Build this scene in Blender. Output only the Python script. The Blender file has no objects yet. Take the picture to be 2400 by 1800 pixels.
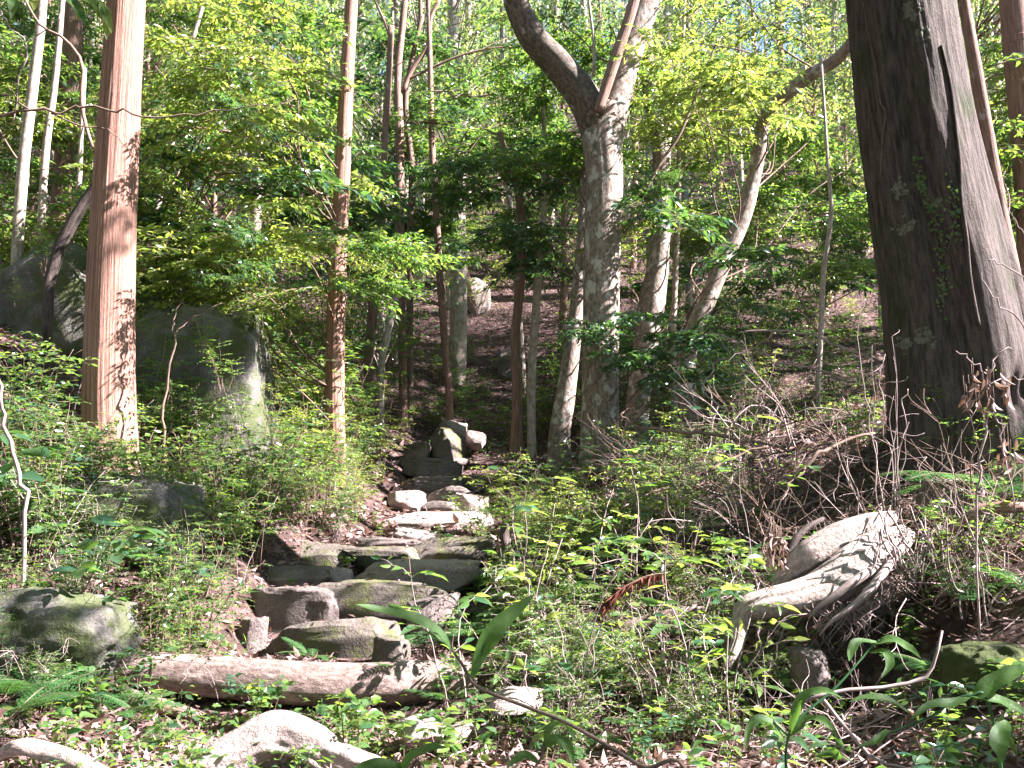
import bpy, math, random
import numpy as np
from mathutils import Vector

# ------------------------------------------------------------------ camera, sky, sun, exposure
sc = bpy.context.scene
COL = sc.collection
EYE_Z = 1.6
PITCH = math.radians(4.72)
FPX = 2300.0                       # focal length in photo pixels (photo 2400 x 1800)
cam_d = bpy.data.cameras.new('camera')
cam_d.sensor_width = 36.0
cam_d.lens = 36.0 * FPX / 2400.0
cam_d.clip_start = 0.05
cam_d.clip_end = 2000
cam = bpy.data.objects.new('camera', cam_d)
cam.location = (0, 0, EYE_Z)
cam.rotation_euler = (math.radians(90) + PITCH, 0, 0)
COL.objects.link(cam)
sc.camera = cam

SUN_EL = math.radians(39)
SUN_AZ = math.radians(-7)           # from +X towards +Y
SDIR = np.array([math.cos(SUN_EL) * math.cos(SUN_AZ), math.cos(SUN_EL) * math.sin(SUN_AZ), math.sin(SUN_EL)])
world = bpy.data.worlds.new('World')
sc.world = world
world.use_nodes = True
wn = world.node_tree
bg = wn.nodes['Background']
sky = wn.nodes.new('ShaderNodeTexSky')
sky.sky_type = 'NISHITA'
sky.sun_disc = False
sky.sun_elevation = SUN_EL
sky.sun_rotation = math.radians(90) - SUN_AZ
sky.air_density = 1.0
sky.dust_density = 0.4
sky.ozone_density = 2.5
wn.links.new(sky.outputs[0], bg.inputs[0])
bg.inputs[1].default_value = 0.05
sun_d = bpy.data.lights.new('sun', 'SUN')
sun_d.energy = 5.0
sun_d.angle = math.radians(0.5)
sun_d.color = (1.0, 0.94, 0.93)
sun = bpy.data.objects.new('sun', sun_d)
sun.rotation_euler = Vector(-SDIR).to_track_quat('-Z', 'Y').to_euler()
sun.location = (12, 8, 14)
COL.objects.link(sun)
sc.view_settings.view_transform = 'Standard'
sc.view_settings.look = 'None'
sc.view_settings.gamma = 1.0
sc.view_settings.exposure = 2.88
sc.view_settings.use_curve_mapping = False
sc.render.engine = 'CYCLES'
cy = sc.cycles
cy.max_bounces = 3
cy.diffuse_bounces = 1
cy.glossy_bounces = 2
cy.transmission_bounces = 4
cy.transparent_max_bounces = 4
cy.caustics_reflective = False
cy.caustics_refractive = False
cy.sample_clamp_indirect = 6
cy.use_denoising = True
cy.use_adaptive_sampling = True
cy.adaptive_threshold = 0.02

# ------------------------------------------------------------------ numeric helpers
random.seed(7)
RNG = np.random.default_rng(11)
CP, SP = math.cos(PITCH), math.sin(PITCH)

def P(px, py, Y):
    """the point of the place that stands at distance Y and shows at photo pixel (px, py)"""
    u = (px - 1200.0) / FPX
    v = (900.0 - py) / FPX
    t = Y / (CP - v * SP)
    return np.array([u * t, Y, EYE_Z + (SP + v * CP) * t])

def PX(w, Y):
    return w * Y / FPX

def project(p):
    d = np.asarray(p, float) - np.array([0, 0, EYE_Z])
    f = d[..., 1] * CP + d[..., 2] * SP
    v = -d[..., 1] * SP + d[..., 2] * CP
    f = np.maximum(f, 1e-3)
    return 1200 + FPX * d[..., 0] / f, 900 - FPX * v / f

def _h(ix, iy, iz, seed):
    n = (ix * 374761393 + iy * 668265263 + iz * 2147483647 + seed * 974634777) & 0xffffffff
    n = ((n ^ (n >> 13)) * 1274126177) & 0xffffffff
    n = (n ^ (n >> 16)) & 0xffff
    return n / 32767.5 - 1.0

def noise3(p, seed=0):
    p = np.asarray(p, float)
    f = np.floor(p)
    i = f.astype(np.int64)
    t = p - f
    t = t * t * (3 - 2 * t)
    out = 0
    for dx in (0, 1):
        wx = t[..., 0] if dx else 1 - t[..., 0]
        for dy in (0, 1):
            wy = t[..., 1] if dy else 1 - t[..., 1]
            for dz in (0, 1):
                wz = t[..., 2] if dz else 1 - t[..., 2]
                out = out + wx * wy * wz * _h(i[..., 0] + dx, i[..., 1] + dy, i[..., 2] + dz, seed)
    return out

def fbm(p, octs=4, seed=0):
    p = np.asarray(p, float)
    a, s, o = 1.0, 0.0, 0
    for k in range(octs):
        o = o + a * noise3(p * (2.03 ** k) + 17.3 * k, seed + k)
        s += a
        a *= 0.5
    return o / s

def nrm(v):
    v = np.asarray(v, float)
    return v / np.maximum(np.linalg.norm(v, axis=-1, keepdims=True), 1e-9)

# ------------------------------------------------------------------ mesh helpers
class MB:
    """collects verts / polygons (3 or 4 corners) with a material slot each"""
    def __init__(s):
        s.v, s.f, s.m, s.b, s.n = [], [], [], [], 0
    def add(s, v, faces, mat=0, bark=None):
        v = np.asarray(v, float).reshape(-1, 3)
        for f in faces:
            f = np.asarray(f, np.int64)
            if len(f) == 0:
                continue
            s.f.append(f + s.n)
            s.m.append(np.full(len(f), mat, np.int32))
        s.v.append(v)
        s.b.append(v if bark is None else np.asarray(bark, float))
        s.n += len(v)
    def mesh(s, name, mats, smooth=True):
        me = bpy.data.meshes.new(name)
        v = np.concatenate(s.v)
        me.vertices.add(len(v))
        me.vertices.foreach_set('co', v.astype(np.float32).ravel())
        tot = np.concatenate([np.full(len(f), f.shape[1], np.int32) for f in s.f])
        idx = np.concatenate([f.ravel() for f in s.f]).astype(np.int32)
        start = np.concatenate([[0], np.cumsum(tot)[:-1]]).astype(np.int32)
        me.loops.add(len(idx))
        me.loops.foreach_set('vertex_index', idx)
        me.polygons.add(len(tot))
        me.polygons.foreach_set('loop_start', start)
        me.polygons.foreach_set('loop_total', tot)
        for mt in (mats if isinstance(mats, (list, tuple)) else [mats]):
            me.materials.append(mt)
        me.polygons.foreach_set('material_index', np.concatenate(s.m))
        me.polygons.foreach_set('use_smooth', np.full(len(tot), smooth))
        at = me.attributes.new('bark', 'FLOAT_VECTOR', 'POINT')
        at.data.foreach_set('vector', np.concatenate(s.b).astype(np.float32).ravel())
        me.update(calc_edges=True)
        return me

def tag(o, label=None, cat=None, group=None, kind=None):
    if label: o['label'] = label
    if cat: o['category'] = cat
    if group: o['group'] = group
    if kind: o['kind'] = kind
    return o

def link(name, data, parent=None, loc=None, rot=None, scale=None):
    o = bpy.data.objects.new(name, data)
    COL.objects.link(o)
    if parent is not None: o.parent = parent
    if loc is not None: o.location = tuple(float(c) for c in loc)
    if rot is not None: o.rotation_euler = rot
    if scale is not None: o.scale = (scale,) * 3 if np.isscalar(scale) else scale
    return o

def empty(name, loc=(0, 0, 0), rz=0.0, scale=1.0):
    o = link(name, None, None, loc, (0, 0, rz), scale)
    o.empty_display_size = 0.2
    return o

def catmull(pts, n):
    pts = np.asarray(pts, float)
    if len(pts) == 2:
        t = np.linspace(0, 1, n)[:, None]
        return pts[0] * (1 - t) + pts[1] * t
    p = np.vstack([2 * pts[0] - pts[1], pts, 2 * pts[-1] - pts[-2]])
    u = np.linspace(0, len(pts) - 1, n)
    i = np.minimum(u.astype(int), len(pts) - 2)
    t = (u - i)[:, None]
    a, b, c, d = p[i], p[i + 1], p[i + 2], p[i + 3]
    return 0.5 * ((2 * b) + (-a + c) * t + (2 * a - 5 * b + 4 * c - d) * t ** 2 + (-a + 3 * b - 3 * c + d) * t ** 3)

def frames(c):
    T = nrm(np.gradient(c, axis=0))
    a = np.array([1.0, 0, 0]) if abs(T[0][0]) < 0.8 else np.array([0, 1.0, 0])
    N = np.zeros_like(c)
    x = a - T[0] * a.dot(T[0])
    for k in range(len(c)):
        x = x - T[k] * x.dot(T[k])
        x = x / max(np.linalg.norm(x), 1e-9)
        N[k] = x
    return T, N, np.cross(T, N)

def tube(mb, pts, rad, sides=8, n=None, mat=0, rough=0.0, fr=(3.0, 0.4), seed=0, smoothpath=True, lobes=None, ridge=0.0, ridge_n=11):
    pts = np.asarray(pts, float)
    ln = np.linalg.norm(np.diff(pts, axis=0), axis=1).sum()
    if n is None:
        n = max(len(pts), int(ln / 0.12) + 2)
    c = catmull(pts, n) if smoothpath else pts
    n = len(c)
    rad = np.asarray(rad, float)
    r = np.interp(np.linspace(0, 1, n), np.linspace(0, 1, len(rad)), rad) if rad.ndim else np.full(n, float(rad))
    T, N, B = frames(c)
    s = np.concatenate([[0], np.cumsum(np.linalg.norm(np.diff(c, axis=0), axis=1))])
    th = np.linspace(0, 2 * math.pi, sides, endpoint=False)
    ct, st = np.cos(th), np.sin(th)
    q = np.stack([np.broadcast_to(ct, (n, sides)), np.broadcast_to(st, (n, sides)), np.broadcast_to(s[:, None], (n, sides))], -1)
    k = np.ones((n, sides))
    if rough:
        k = k + rough * fbm(q * np.array([fr[0] * .5, fr[0] * .5, fr[1]]), 3, seed)
    if ridge:
        k = k + ridge * fbm(q * np.array([ridge_n, ridge_n, 0.9]), 2, seed + 5)
    if lobes is not None:
        k = k * lobes(q, s, th)
    R = r[:, None] * k
    v = c[:, None] + R[..., None] * (ct[None, :, None] * N[:, None] + st[None, :, None] * B[:, None])
    rb = r.mean()
    bark = np.stack([q[..., 0] * rb, q[..., 1] * rb, q[..., 2]], -1)
    i = np.arange(n - 1)[:, None] * sides
    j = np.arange(sides)[None]
    jn = (j + 1) % sides
    quads = np.stack([i + j, i + jn, i + sides + jn, i + sides + j], -1).reshape(-1, 4)
    v = v.reshape(-1, 3)
    caps = np.vstack([c[0], c[-1]])
    m = n * sides
    t0 = np.stack([np.full(sides, m), (np.arange(sides) + 1) % sides, np.arange(sides)], -1)
    t1 = np.stack([np.full(sides, m + 1), (n - 1) * sides + np.arange(sides), (n - 1) * sides + (np.arange(sides) + 1) % sides], -1)
    mb.add(np.vstack([v, caps]), [quads, t0, t1], mat, np.vstack([bark.reshape(-1, 3), [[0, 0, 0], [0, 0, s[-1]]]]))
    return c, r

def leaves(mb, pos, d, n, L, W, mat=0, fold=0.18, curl=0.15, hi=False):
    """a blade per row: two halves folded along the midrib, tip curling down"""
    pos, d, n = np.asarray(pos, float), nrm(d), np.asarray(n, float)
    N = len(pos)
    if N == 0: return
    L = np.broadcast_to(np.asarray(L, float), (N,))[:, None, None]
    W = np.broadcast_to(np.asarray(W, float), (N,))[:, None, None]
    n = nrm(n - d * (n * d).sum(-1, keepdims=True))
    s = np.cross(d, n)
    curl = np.broadcast_to(np.asarray(curl, float), (N,))[:, None, None]
    if hi:
        t = np.array([0, .22, .5, .78, 1.0])
        hw = np.array([.0, .40, .5, .3, 0])
        C = pos[:, None] + L * (t[None, :, None] * d[:, None] - curl * (t ** 2)[None, :, None] * n[:, None])
        up = (fold * W) * (hw[1:4] * 2)[None, :, None] * n[:, None]
        wav = (RNG.random((N, 3, 1)) - .5) * .12 * W * n[:, None]
        A = C[:, 1:4] + W * hw[None, 1:4, None] * s[:, None] + up + wav
        Bv = C[:, 1:4] - W * hw[None, 1:4, None] * s[:, None] + up - wav
        V = np.concatenate([C, A, Bv], 1)
        base = (np.arange(N) * 11)[:, None, None]
        tr = np.array([[0, 1, 5], [3, 4, 7], [0, 8, 1], [3, 10, 4]])
        qd = np.array([[1, 2, 6, 5], [2, 3, 7, 6], [1, 8, 9, 2], [2, 9, 10, 3]])
        mb.add(V.reshape(-1, 3), [(base + tr[None]).reshape(-1, 3), (base + qd[None]).reshape(-1, 4)], mat)
    else:
        up = fold * W * n[:, None]
        m = pos[:, None] + L * (.45 * d[:, None] - .2 * curl * n[:, None])
        a = m + .5 * W * s[:, None] + up
        b = m - .5 * W * s[:, None] + up
        tp = pos[:, None] + L * (d[:, None] - curl * n[:, None])
        V = np.concatenate([pos[:, None], m, a, b, tp], 1)
        base = (np.arange(N) * 5)[:, None, None]
        tr = np.array([[0, 1, 2], [2, 1, 4], [0, 3, 1], [3, 4, 1]])
        mb.add(V.reshape(-1, 3), [(base + tr[None]).reshape(-1, 3)], mat)

# ------------------------------------------------------------------ materials
def newmat(name):
    m = bpy.data.materials.new(name)
    m.use_nodes = True
    nt = m.node_tree
    b = nt.nodes['Principled BSDF']
    return m, nt, b

def node(nt, typ, **kw):
    n = nt.nodes.new(typ)
    for k, v in kw.items(): setattr(n, k, v)
    return n

def ramp(nt, src, stops):
    r = nt.nodes.new('ShaderNodeValToRGB')
    e = r.color_ramp.elements
    while len(e) < len(stops): e.new(0.5)
    for k, (p, c) in enumerate(stops):
        e[k].position = p
        e[k].color = (c[0], c[1], c[2], 1) if not np.isscalar(c) else (c, c, c, 1)
    nt.links.new(src, r.inputs[0])
    return r.outputs[0]

def noise_node(nt, vec, scale, detail=4, rough=0.55, mapscale=None, dist=0.0):
    if mapscale is not None:
        mp = node(nt, 'ShaderNodeMapping')
        mp.inputs['Scale'].default_value = mapscale
        nt.links.new(vec, mp.inputs['Vector'])
        vec = mp.outputs[0]
    n = node(nt, 'ShaderNodeTexNoise')
    n.inputs['Scale'].default_value = scale
    n.inputs['Detail'].default_value = detail
    n.inputs['Roughness'].default_value = rough
    n.inputs['Distortion'].default_value = dist
    nt.links.new(vec, n.inputs['Vector'])
    return n.outputs[0]

def mixc(nt, fac, a, b):
    m = node(nt, 'ShaderNodeMix', data_type='RGBA')
    for s, v in ((m.inputs[6], a), (m.inputs[7], b)):
        if isinstance(v, tuple): s.default_value = (*v, 1)
        else: nt.links.new(v, s)
    if np.isscalar(fac): m.inputs[0].default_value = fac
    else: nt.links.new(fac, m.inputs[0])
    return m.outputs[2]

def bump(nt, b, h, strength, dist):
    n = node(nt, 'ShaderNodeBump')
    n.inputs['Strength'].default_value = strength
    n.inputs['Distance'].default_value = dist
    nt.links.new(h, n.inputs['Height'])
    nt.links.new(n.outputs[0], b.inputs['Normal'])

def leaf_mat(name, cols, trans, rough=0.35, tfac=0.45, spec=0.5):
    m, nt, b = newmat(name)
    g = node(nt, 'ShaderNodeNewGeometry')
    oi = node(nt, 'ShaderNodeObjectInfo')
    add = node(nt, 'ShaderNodeMath', operation='MULTIPLY_ADD')
    nt.links.new(oi.outputs['Random'], add.inputs[0])
    add.inputs[1].default_value = 0.35
    nt.links.new(g.outputs['Random Per Island'], add.inputs[2])
    fr = node(nt, 'ShaderNodeMath', operation='FRACT')
    nt.links.new(add.outputs[0], fr.inputs[0])
    k = len(cols)
    c = ramp(nt, fr.outputs[0], [((i + .5) / k, cols[i]) for i in range(k)])
    t = ramp(nt, fr.outputs[0], [((i + .5) / k, trans[i]) for i in range(k)])
    nt.links.new(c, b.inputs['Base Color'])
    b.inputs['Roughness'].default_value = rough
    b.inputs['Specular IOR Level'].default_value = spec
    tr = node(nt, 'ShaderNodeBsdfTranslucent')
    nt.links.new(t, tr.inputs[0])
    mx = node(nt, 'ShaderNodeMixShader')
    mx.inputs[0].default_value = tfac
    nt.links.new(b.outputs[0], mx.inputs[1])
    nt.links.new(tr.outputs[0], mx.inputs[2])
    nt.links.new(mx.outputs[0], nt.nodes['Material Output'].inputs['Surface'])
    return m

M = {}
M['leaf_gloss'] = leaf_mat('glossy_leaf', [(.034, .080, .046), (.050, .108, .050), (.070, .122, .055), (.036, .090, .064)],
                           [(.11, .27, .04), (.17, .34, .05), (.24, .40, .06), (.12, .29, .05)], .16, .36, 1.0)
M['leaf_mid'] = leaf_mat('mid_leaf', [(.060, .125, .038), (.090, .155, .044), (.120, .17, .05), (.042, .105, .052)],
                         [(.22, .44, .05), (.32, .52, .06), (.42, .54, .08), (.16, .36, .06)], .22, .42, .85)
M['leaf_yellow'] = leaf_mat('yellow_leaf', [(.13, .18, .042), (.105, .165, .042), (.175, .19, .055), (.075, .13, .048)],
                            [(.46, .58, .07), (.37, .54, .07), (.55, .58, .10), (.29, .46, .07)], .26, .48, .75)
M['leaf_far'] = leaf_mat('far_leaf', [(.06, .115, .05), (.10, .15, .06), (.07, .125, .08), (.14, .175, .065)],
                         [(.24, .43, .08), (.40, .55, .1), (.28, .45, .13), (.5, .57, .13)], .26, .46, .75)
M['fern'] = leaf_mat('fern_frond', [(.05, .13, .04), (.065, .15, .045), (.04, .11, .045)],
                     [(.15, .34, .06), (.2, .4, .07), (.12, .3, .06)], .4, .36, .45)
M['moss_tuft'] = leaf_mat('moss_tuft', [(.07, .09, .02), (.1, .12, .025)], [(.2, .26, .03), (.24, .28, .03)], .6, .3, .2)
M['dry'] = leaf_mat('dry_leaf', [(.27, .165, .155), (.15, .085, .08), (.37, .27, .265), (.20, .114, .10), (.09, .055, .052), (.31, .20, .195)],
                    [(.30, .16, .09), (.2, .1, .06), (.34, .22, .14), (.26, .13, .07), (.14, .08, .05), (.3, .17, .1)], .55, .2, .35)
M['dry_red'] = leaf_mat('dry_red_leaf', [(.13, .04, .028), (.18, .06, .04)], [(.15, .04, .02), (.18, .06, .03)], .6, .3, .3)

def fore_leaf():
    m = leaf_mat('veined_leaf', [(.05, .12, .035), (.075, .15, .04)], [(.16, .36, .05), (.22, .42, .06)], .55, .4, .3)
    nt = m.node_tree; b = nt.nodes['Principled BSDF']
    tc = node(nt, 'ShaderNodeTexCoord')
    n1 = noise_node(nt, tc.outputs['Object'], 70, 4, .6)
    n2 = noise_node(nt, tc.outputs['Object'], 28, 5, .7)
    src = b.inputs['Base Color'].links[0].from_socket
    c = mixc(nt, ramp(nt, n1, [(.4, 0.0), (.65, .5)]), src, (.03, .075, .025))
    c = mixc(nt, ramp(nt, n2, [(.64, 0.0), (.7, .9)]), c, (.16, .10, .04))
    nt.links.new(c, b.inputs['Base Color'])
    bump(nt, b, n1, .5, .004)
    return m
M['leaf_fore'] = fore_leaf()

def bark_mat(name, dark, light, patch=None, patch_amt=.5, moss=None, moss_amt=.5, zs=.06, sc_=55, st=.7, dist=.015):
    m, nt, b = newmat(name)
    a = node(nt, 'ShaderNodeAttribute', attribute_name='bark')
    vec = a.outputs['Vector']
    n1 = noise_node(nt, vec, sc_, 6, .65, (1, 1, zs), .05)
    n2 = noise_node(nt, vec, 4.0, 4, .6)
    c = ramp(nt, n1, [(.38, dark), (.60, light)])
    n6 = noise_node(nt, vec, sc_ * 1.7, 5, .7, (1, 1, min(1.0, zs * 6)))
    c = mixc(nt, ramp(nt, n6, [(.5, 0.0), (.68, .6)]), c, tuple(x * .55 for x in dark))
    c = mixc(nt, ramp(nt, n2, [(.3, 0.0), (.75, .55)]), c, tuple(x * .62 for x in light))
    if patch:
        n3 = noise_node(nt, vec, 7.0, 5, .6, (1, 1, .7))
        c = mixc(nt, ramp(nt, n3, [(patch_amt, 0.0), (patch_amt + .07, .85)]), c, patch)
    if moss:
        n4 = noise_node(nt, vec, 3.1, 6, .7, (1, 1, .45))
        c = mixc(nt, ramp(nt, n4, [(moss_amt, 0.0), (moss_amt + .14, .9)]), c, moss)
    nt.links.new(c, b.inputs['Base Color'])
    b.inputs['Roughness'].default_value = .85
    b.inputs['Specular IOR Level'].default_value = .25
    mxb = node(nt, 'ShaderNodeMath', operation='MULTIPLY_ADD')
    nt.links.new(n6, mxb.inputs[0]); mxb.inputs[1].default_value = -.5
    nt.links.new(n1, mxb.inputs[2])
    bump(nt, b, mxb.outputs[0], st, dist)
    return m

M['cedar'] = bark_mat('cedar_bark', (.17, .075, .058), (.52, .30, .245), zs=.02, sc_=75, st=1.0, dist=.02)
M['bark_red'] = bark_mat('red_bark', (.14, .078, .062), (.38, .235, .195), patch=(.46, .40, .37), patch_amt=.62)
M['bark_grey'] = bark_mat('grey_bark', (.12, .09, .078), (.38, .30, .26), patch=(.54, .51, .48), patch_amt=.54, moss=(.10, .105, .04), moss_amt=.58, zs=.5, sc_=26)
M['bark_mossy'] = bark_mat('mossy_bark', (.06, .046, .038), (.21, .165, .14), patch=(.38, .36, .33), patch_amt=.62, moss=(.06, .075, .022), moss_amt=.52, zs=.5, sc_=26)
M['bark_pale'] = bark_mat('pale_bark', (.24, .18, .15), (.50, .42, .37), patch=(.55, .51, .49), patch_amt=.6, zs=.4, sc_=24, st=.4)
M['bark_dark'] = bark_mat('dark_bark', (.024, .017, .0155), (.115, .086, .08), moss=(.027, .034, .011), moss_amt=.54, zs=.12, sc_=30, st=.8, dist=.025)
M['bark_twig'] = bark_mat('twig_bark', (.11, .075, .06), (.24, .16, .13), sc_=60, zs=.3, st=.3, dist=.004)
M['bark_dead'] = bark_mat('dead_wood', (.22, .15, .14), (.46, .36, .355), sc_=60, zs=.1, st=.4, dist=.004)
M['log'] = bark_mat('log_bark', (.10, .066, .06), (.27, .195, .178), patch=(.34, .265, .25), patch_amt=.55, zs=.5, sc_=34, st=.7)
M['root'] = bark_mat('root_bark', (.26, .195, .175), (.52, .43, .40), patch=(.16, .12, .105), patch_amt=.58, zs=.6, sc_=34, st=1.0)

def rock_mat(name, a, b_, moss_lo, lich=True, moss=(.10, .115, .03)):
    m, nt, b = newmat(name)
    tc = node(nt, 'ShaderNodeTexCoord')
    oi = node(nt, 'ShaderNodeObjectInfo')
    ad = node(nt, 'ShaderNodeVectorMath', operation='MULTIPLY_ADD')
    nt.links.new(oi.outputs['Random'], ad.inputs[0])
    ad.inputs[1].default_value = (31, 17, 23)
    nt.links.new(tc.outputs['Object'], ad.inputs[2])
    vec = ad.outputs[0]
    n1 = noise_node(nt, vec, 5, 7, .65)
    n2 = noise_node(nt, vec, 46, 4, .7)
    c = ramp(nt, n1, [(.3, a), (.7, b_)])
    c = mixc(nt, ramp(nt, n2, [(.45, 0.0), (.72, .6)]), c, tuple(x * .4 for x in a))
    if lich:
        n5 = noise_node(nt, vec, 9, 5, .6)
        c = mixc(nt, ramp(nt, n5, [(.64, 0.0), (.72, .5)]), c, (.33, .31, .28))
    n3 = noise_node(nt, vec, 3.3, 6, .7)
    c = mixc(nt, ramp(nt, n3, [(moss_lo, 0.0), (moss_lo + .12, .9)]), c, moss)
    nt.links.new(c, b.inputs['Base Color'])
    b.inputs['Roughness'].default_value = .88
    b.inputs['Specular IOR Level'].default_value = .3
    mx = node(nt, 'ShaderNodeMath', operation='MULTIPLY_ADD')
    nt.links.new(n2, mx.inputs[0]); mx.inputs[1].default_value = .35
    nt.links.new(n1, mx.inputs[2])
    bump(nt, b, mx.outputs[0], 1.0, .05)
    return m

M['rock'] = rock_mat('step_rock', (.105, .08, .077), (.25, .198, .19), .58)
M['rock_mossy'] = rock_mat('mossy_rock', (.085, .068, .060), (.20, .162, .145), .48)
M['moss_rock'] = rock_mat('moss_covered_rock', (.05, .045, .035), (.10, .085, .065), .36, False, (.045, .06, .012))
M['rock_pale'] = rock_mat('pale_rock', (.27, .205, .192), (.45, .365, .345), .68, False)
M['boulder'] = rock_mat('boulder_rock', (.085, .078, .074), (.21, .188, .18), .43, True, (.07, .085, .03))

def soil_mat():
    m, nt, b = newmat('forest_soil')
    tc = node(nt, 'ShaderNodeTexCoord')
    vec = tc.outputs['Object']
    n1 = noise_node(nt, vec, 2.2, 6, .65)
    n2 = noise_node(nt, vec, 26, 5, .7)
    vo = node(nt, 'ShaderNodeTexVoronoi')
    vo.inputs['Scale'].default_value = 17
    nt.links.new(vec, vo.inputs['Vector'])
    sep = node(nt, 'ShaderNodeSeparateColor')
    nt.links.new(vo.outputs['Color'], sep.inputs[0])
    lit = ramp(nt, sep.outputs[0], [(.0, (.05, .029, .027)), (.4, (.11, .065, .06)), (.75, (.21, .136, .128)), (1.0, (.08, .05, .047))])
    soil = ramp(nt, n2, [(.3, (.024, .015, .014)), (.7, (.085, .052, .049))])
    c = mixc(nt, ramp(nt, n1, [(.36, 0.15), (.6, .85)]), soil, lit)
    nt.links.new(c, b.inputs['Base Color'])
    b.inputs['Roughness'].default_value = .95
    b.inputs['Specular IOR Level'].default_value = .15
    mx = node(nt, 'ShaderNodeMath', operation='ADD')
    nt.links.new(n2, mx.inputs[0]); nt.links.new(vo.outputs['Distance'], mx.inputs[1])
    bump(nt, b, mx.outputs[0], .9, .04)
    return m
M['soil'] = soil_mat()

# ------------------------------------------------------------------ ground
def ground(x, y):
    x = np.asarray(x, float); y = np.asarray(y, float)
    z = np.interp(y, [-60, 0, 3, 5.0, 6.1, 6.5, 7.0, 7.6, 15, 16.5, 18, 20, 62, 80, 300],
                  [-3.0, -1.65, -1.5, -1.52, -1.62, -1.52, -1.34, -1.25, -.06, .2, .55, 1.5, 24.5, 29, 32])
    xl = np.interp(y, [5, 7, 9, 12, 17], [-2.3, -2.0, -1.9, -1.45, -1.3])
    sl = np.interp(y, [3, 6, 8, 14, 22], [.25, .4, .6, .6, .15])
    e = np.maximum(0, xl - x)
    lb = sl * e
    z = z + np.where(lb > 1.6, 1.6 + 1.4 * (1 - np.exp(-(lb - 1.6) / 1.4)), lb)
    xr = np.interp(y, [4, 6, 8, 11, 15], [1.8, 1.4, 1.35, .5, .6])
    sr = np.interp(y, [3, 5, 8.5, 11, 14, 20], [.4, .5, .55, .4, .27, .12])
    rb = sr * np.maximum(0, x - xr)
    z = z + np.where(rb > 1.0, 1.0 + 1.0 * (1 - np.exp(-(rb - 1.0) / 1.0)), rb)
    inp = np.clip(1.2 - np.abs(x + 1.1), 0, .4) / .4 * np.clip((y - 6.9) / .4, 0, 1) * np.clip((15.5 - y) / .6, 0, 1)
    z = z - .10 * inp
    z = z - .42 * np.exp(-(((x - 2.15) / .42) ** 2 + ((y - 6.15) / .4) ** 2))
    q = np.stack([x, y, np.zeros_like(x)], -1)
    far = np.clip((y - 14) / 12, 0, 1)
    z = z + .07 * fbm(q * 1.1, 4, 3) + far * .5 * fbm(q * .22, 3, 9) + .02 * fbm(q * 5, 2, 4)
    return z + EYE_Z

def G(x, y):
    return float(ground(np.array([x]), np.array([y]))[0])

def on_ground(px, Y):
    """point of the ground at distance Y under photo column px"""
    x = (px - 1200.0) / FPX * Y
    return np.array([x, Y, G(x, Y)])

def axis(a, b, d, lo, hi, grow=1.12):
    core = np.arange(a, b + 1e-6, d)
    L, R, s = [a], [b], d
    while L[-1] > lo: s *= grow; L.append(L[-1] - s)
    s = d
    while R[-1] < hi: s *= grow; R.append(R[-1] + s)
    return np.concatenate([np.array(L[1:])[::-1], core, np.array(R[1:])])

xs = axis(-5, 5, .06, -160, 160, 1.09)
ys = axis(3.5, 17, .06, -50, 260, 1.07)
X, Y_ = np.meshgrid(xs, ys)
Z = ground(X, Y_)
mb = MB()
nx, ny = len(xs), len(ys)
i = (np.arange(ny - 1)[:, None] * nx + np.arange(nx - 1)[None]).ravel()
mb.add(np.stack([X, Y_, Z], -1).reshape(-1, 3), [np.stack([i, i + 1, i + nx + 1, i + nx], -1)])
ground_o = link('ground', mb.mesh('ground', M['soil']))
tag(ground_o, 'brown leaf-strewn forest floor rising to a wooded hillside', None, None, 'structure')

# ------------------------------------------------------------------ rocks
def sphere_grid(nu=40, nv=26):
    u = np.linspace(0, 2 * math.pi, nu, endpoint=False)
    v = np.linspace(-math.pi / 2, math.pi / 2, nv)[1:-1]
    U, V = np.meshgrid(u, v)
    d = np.stack([np.cos(V) * np.cos(U), np.cos(V) * np.sin(U), np.sin(V)], -1).reshape(-1, 3)
    d = np.vstack([d, [[0, 0, -1], [0, 0, 1]]])
    r = nv - 2
    i = np.arange(r - 1)[:, None] * nu
    j = np.arange(nu)[None]
    jn = (j + 1) % nu
    q = np.stack([i + j, i + jn, i + nu + jn, i + nu + j], -1).reshape(-1, 4)
    k = np.arange(nu)
    lo = np.stack([np.full(nu, r * nu), (k + 1) % nu, k], -1)
    hi = np.stack([np.full(nu, r * nu + 1), (r - 1) * nu + k, (r - 1) * nu + (k + 1) % nu], -1)
    return d, q, lo, hi
SG = sphere_grid(64, 44)
SG_BIG = sphere_grid(90, 60)

def rock_mesh(name, sx, sy, sz, mat, seed, box=.45, rough=.16, big=False, cuts=3, skew=0.0, fine=.07, rnd=.16):
    d, q, lo, hi = SG_BIG if big else SG
    e = box
    p = np.sign(d) * np.abs(d) ** e                 # towards a box
    p = p / np.max(np.abs(p), axis=1, keepdims=True) * (1 - .0) * (np.linalg.norm(d, axis=1, keepdims=True))
    p = p * (1.04 - rnd) + d * rnd
    rs = np.random.default_rng(seed)
    p = p * (1 + rough * fbm(d * 1.7 + seed * 3.1, 3, seed)[:, None] + fine * fbm(d * 6.5 + seed, 3, seed + 7)[:, None])
    for c in range(cuts * 2 + (5 if rnd < .3 else -3)):                    # broken flat faces
        n = nrm(rs.normal(size=3) * np.array([1, 1, .6]))
        h = rs.uniform(.78, 1.1)
        dd = p @ n - h
        p = p - np.maximum(dd, 0)[:, None] * n * .92
    p = p * (1 + fine * .9 * fbm(p * 3.7 + seed, 4, seed + 3)[:, None])
    p = p * np.array([sx, sy, sz]) * .5
    p[:, 2] += skew * p[:, 0]
    b = MB()
    b.add(p, [q, lo, hi])
    return b.mesh(name, mat)

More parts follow.
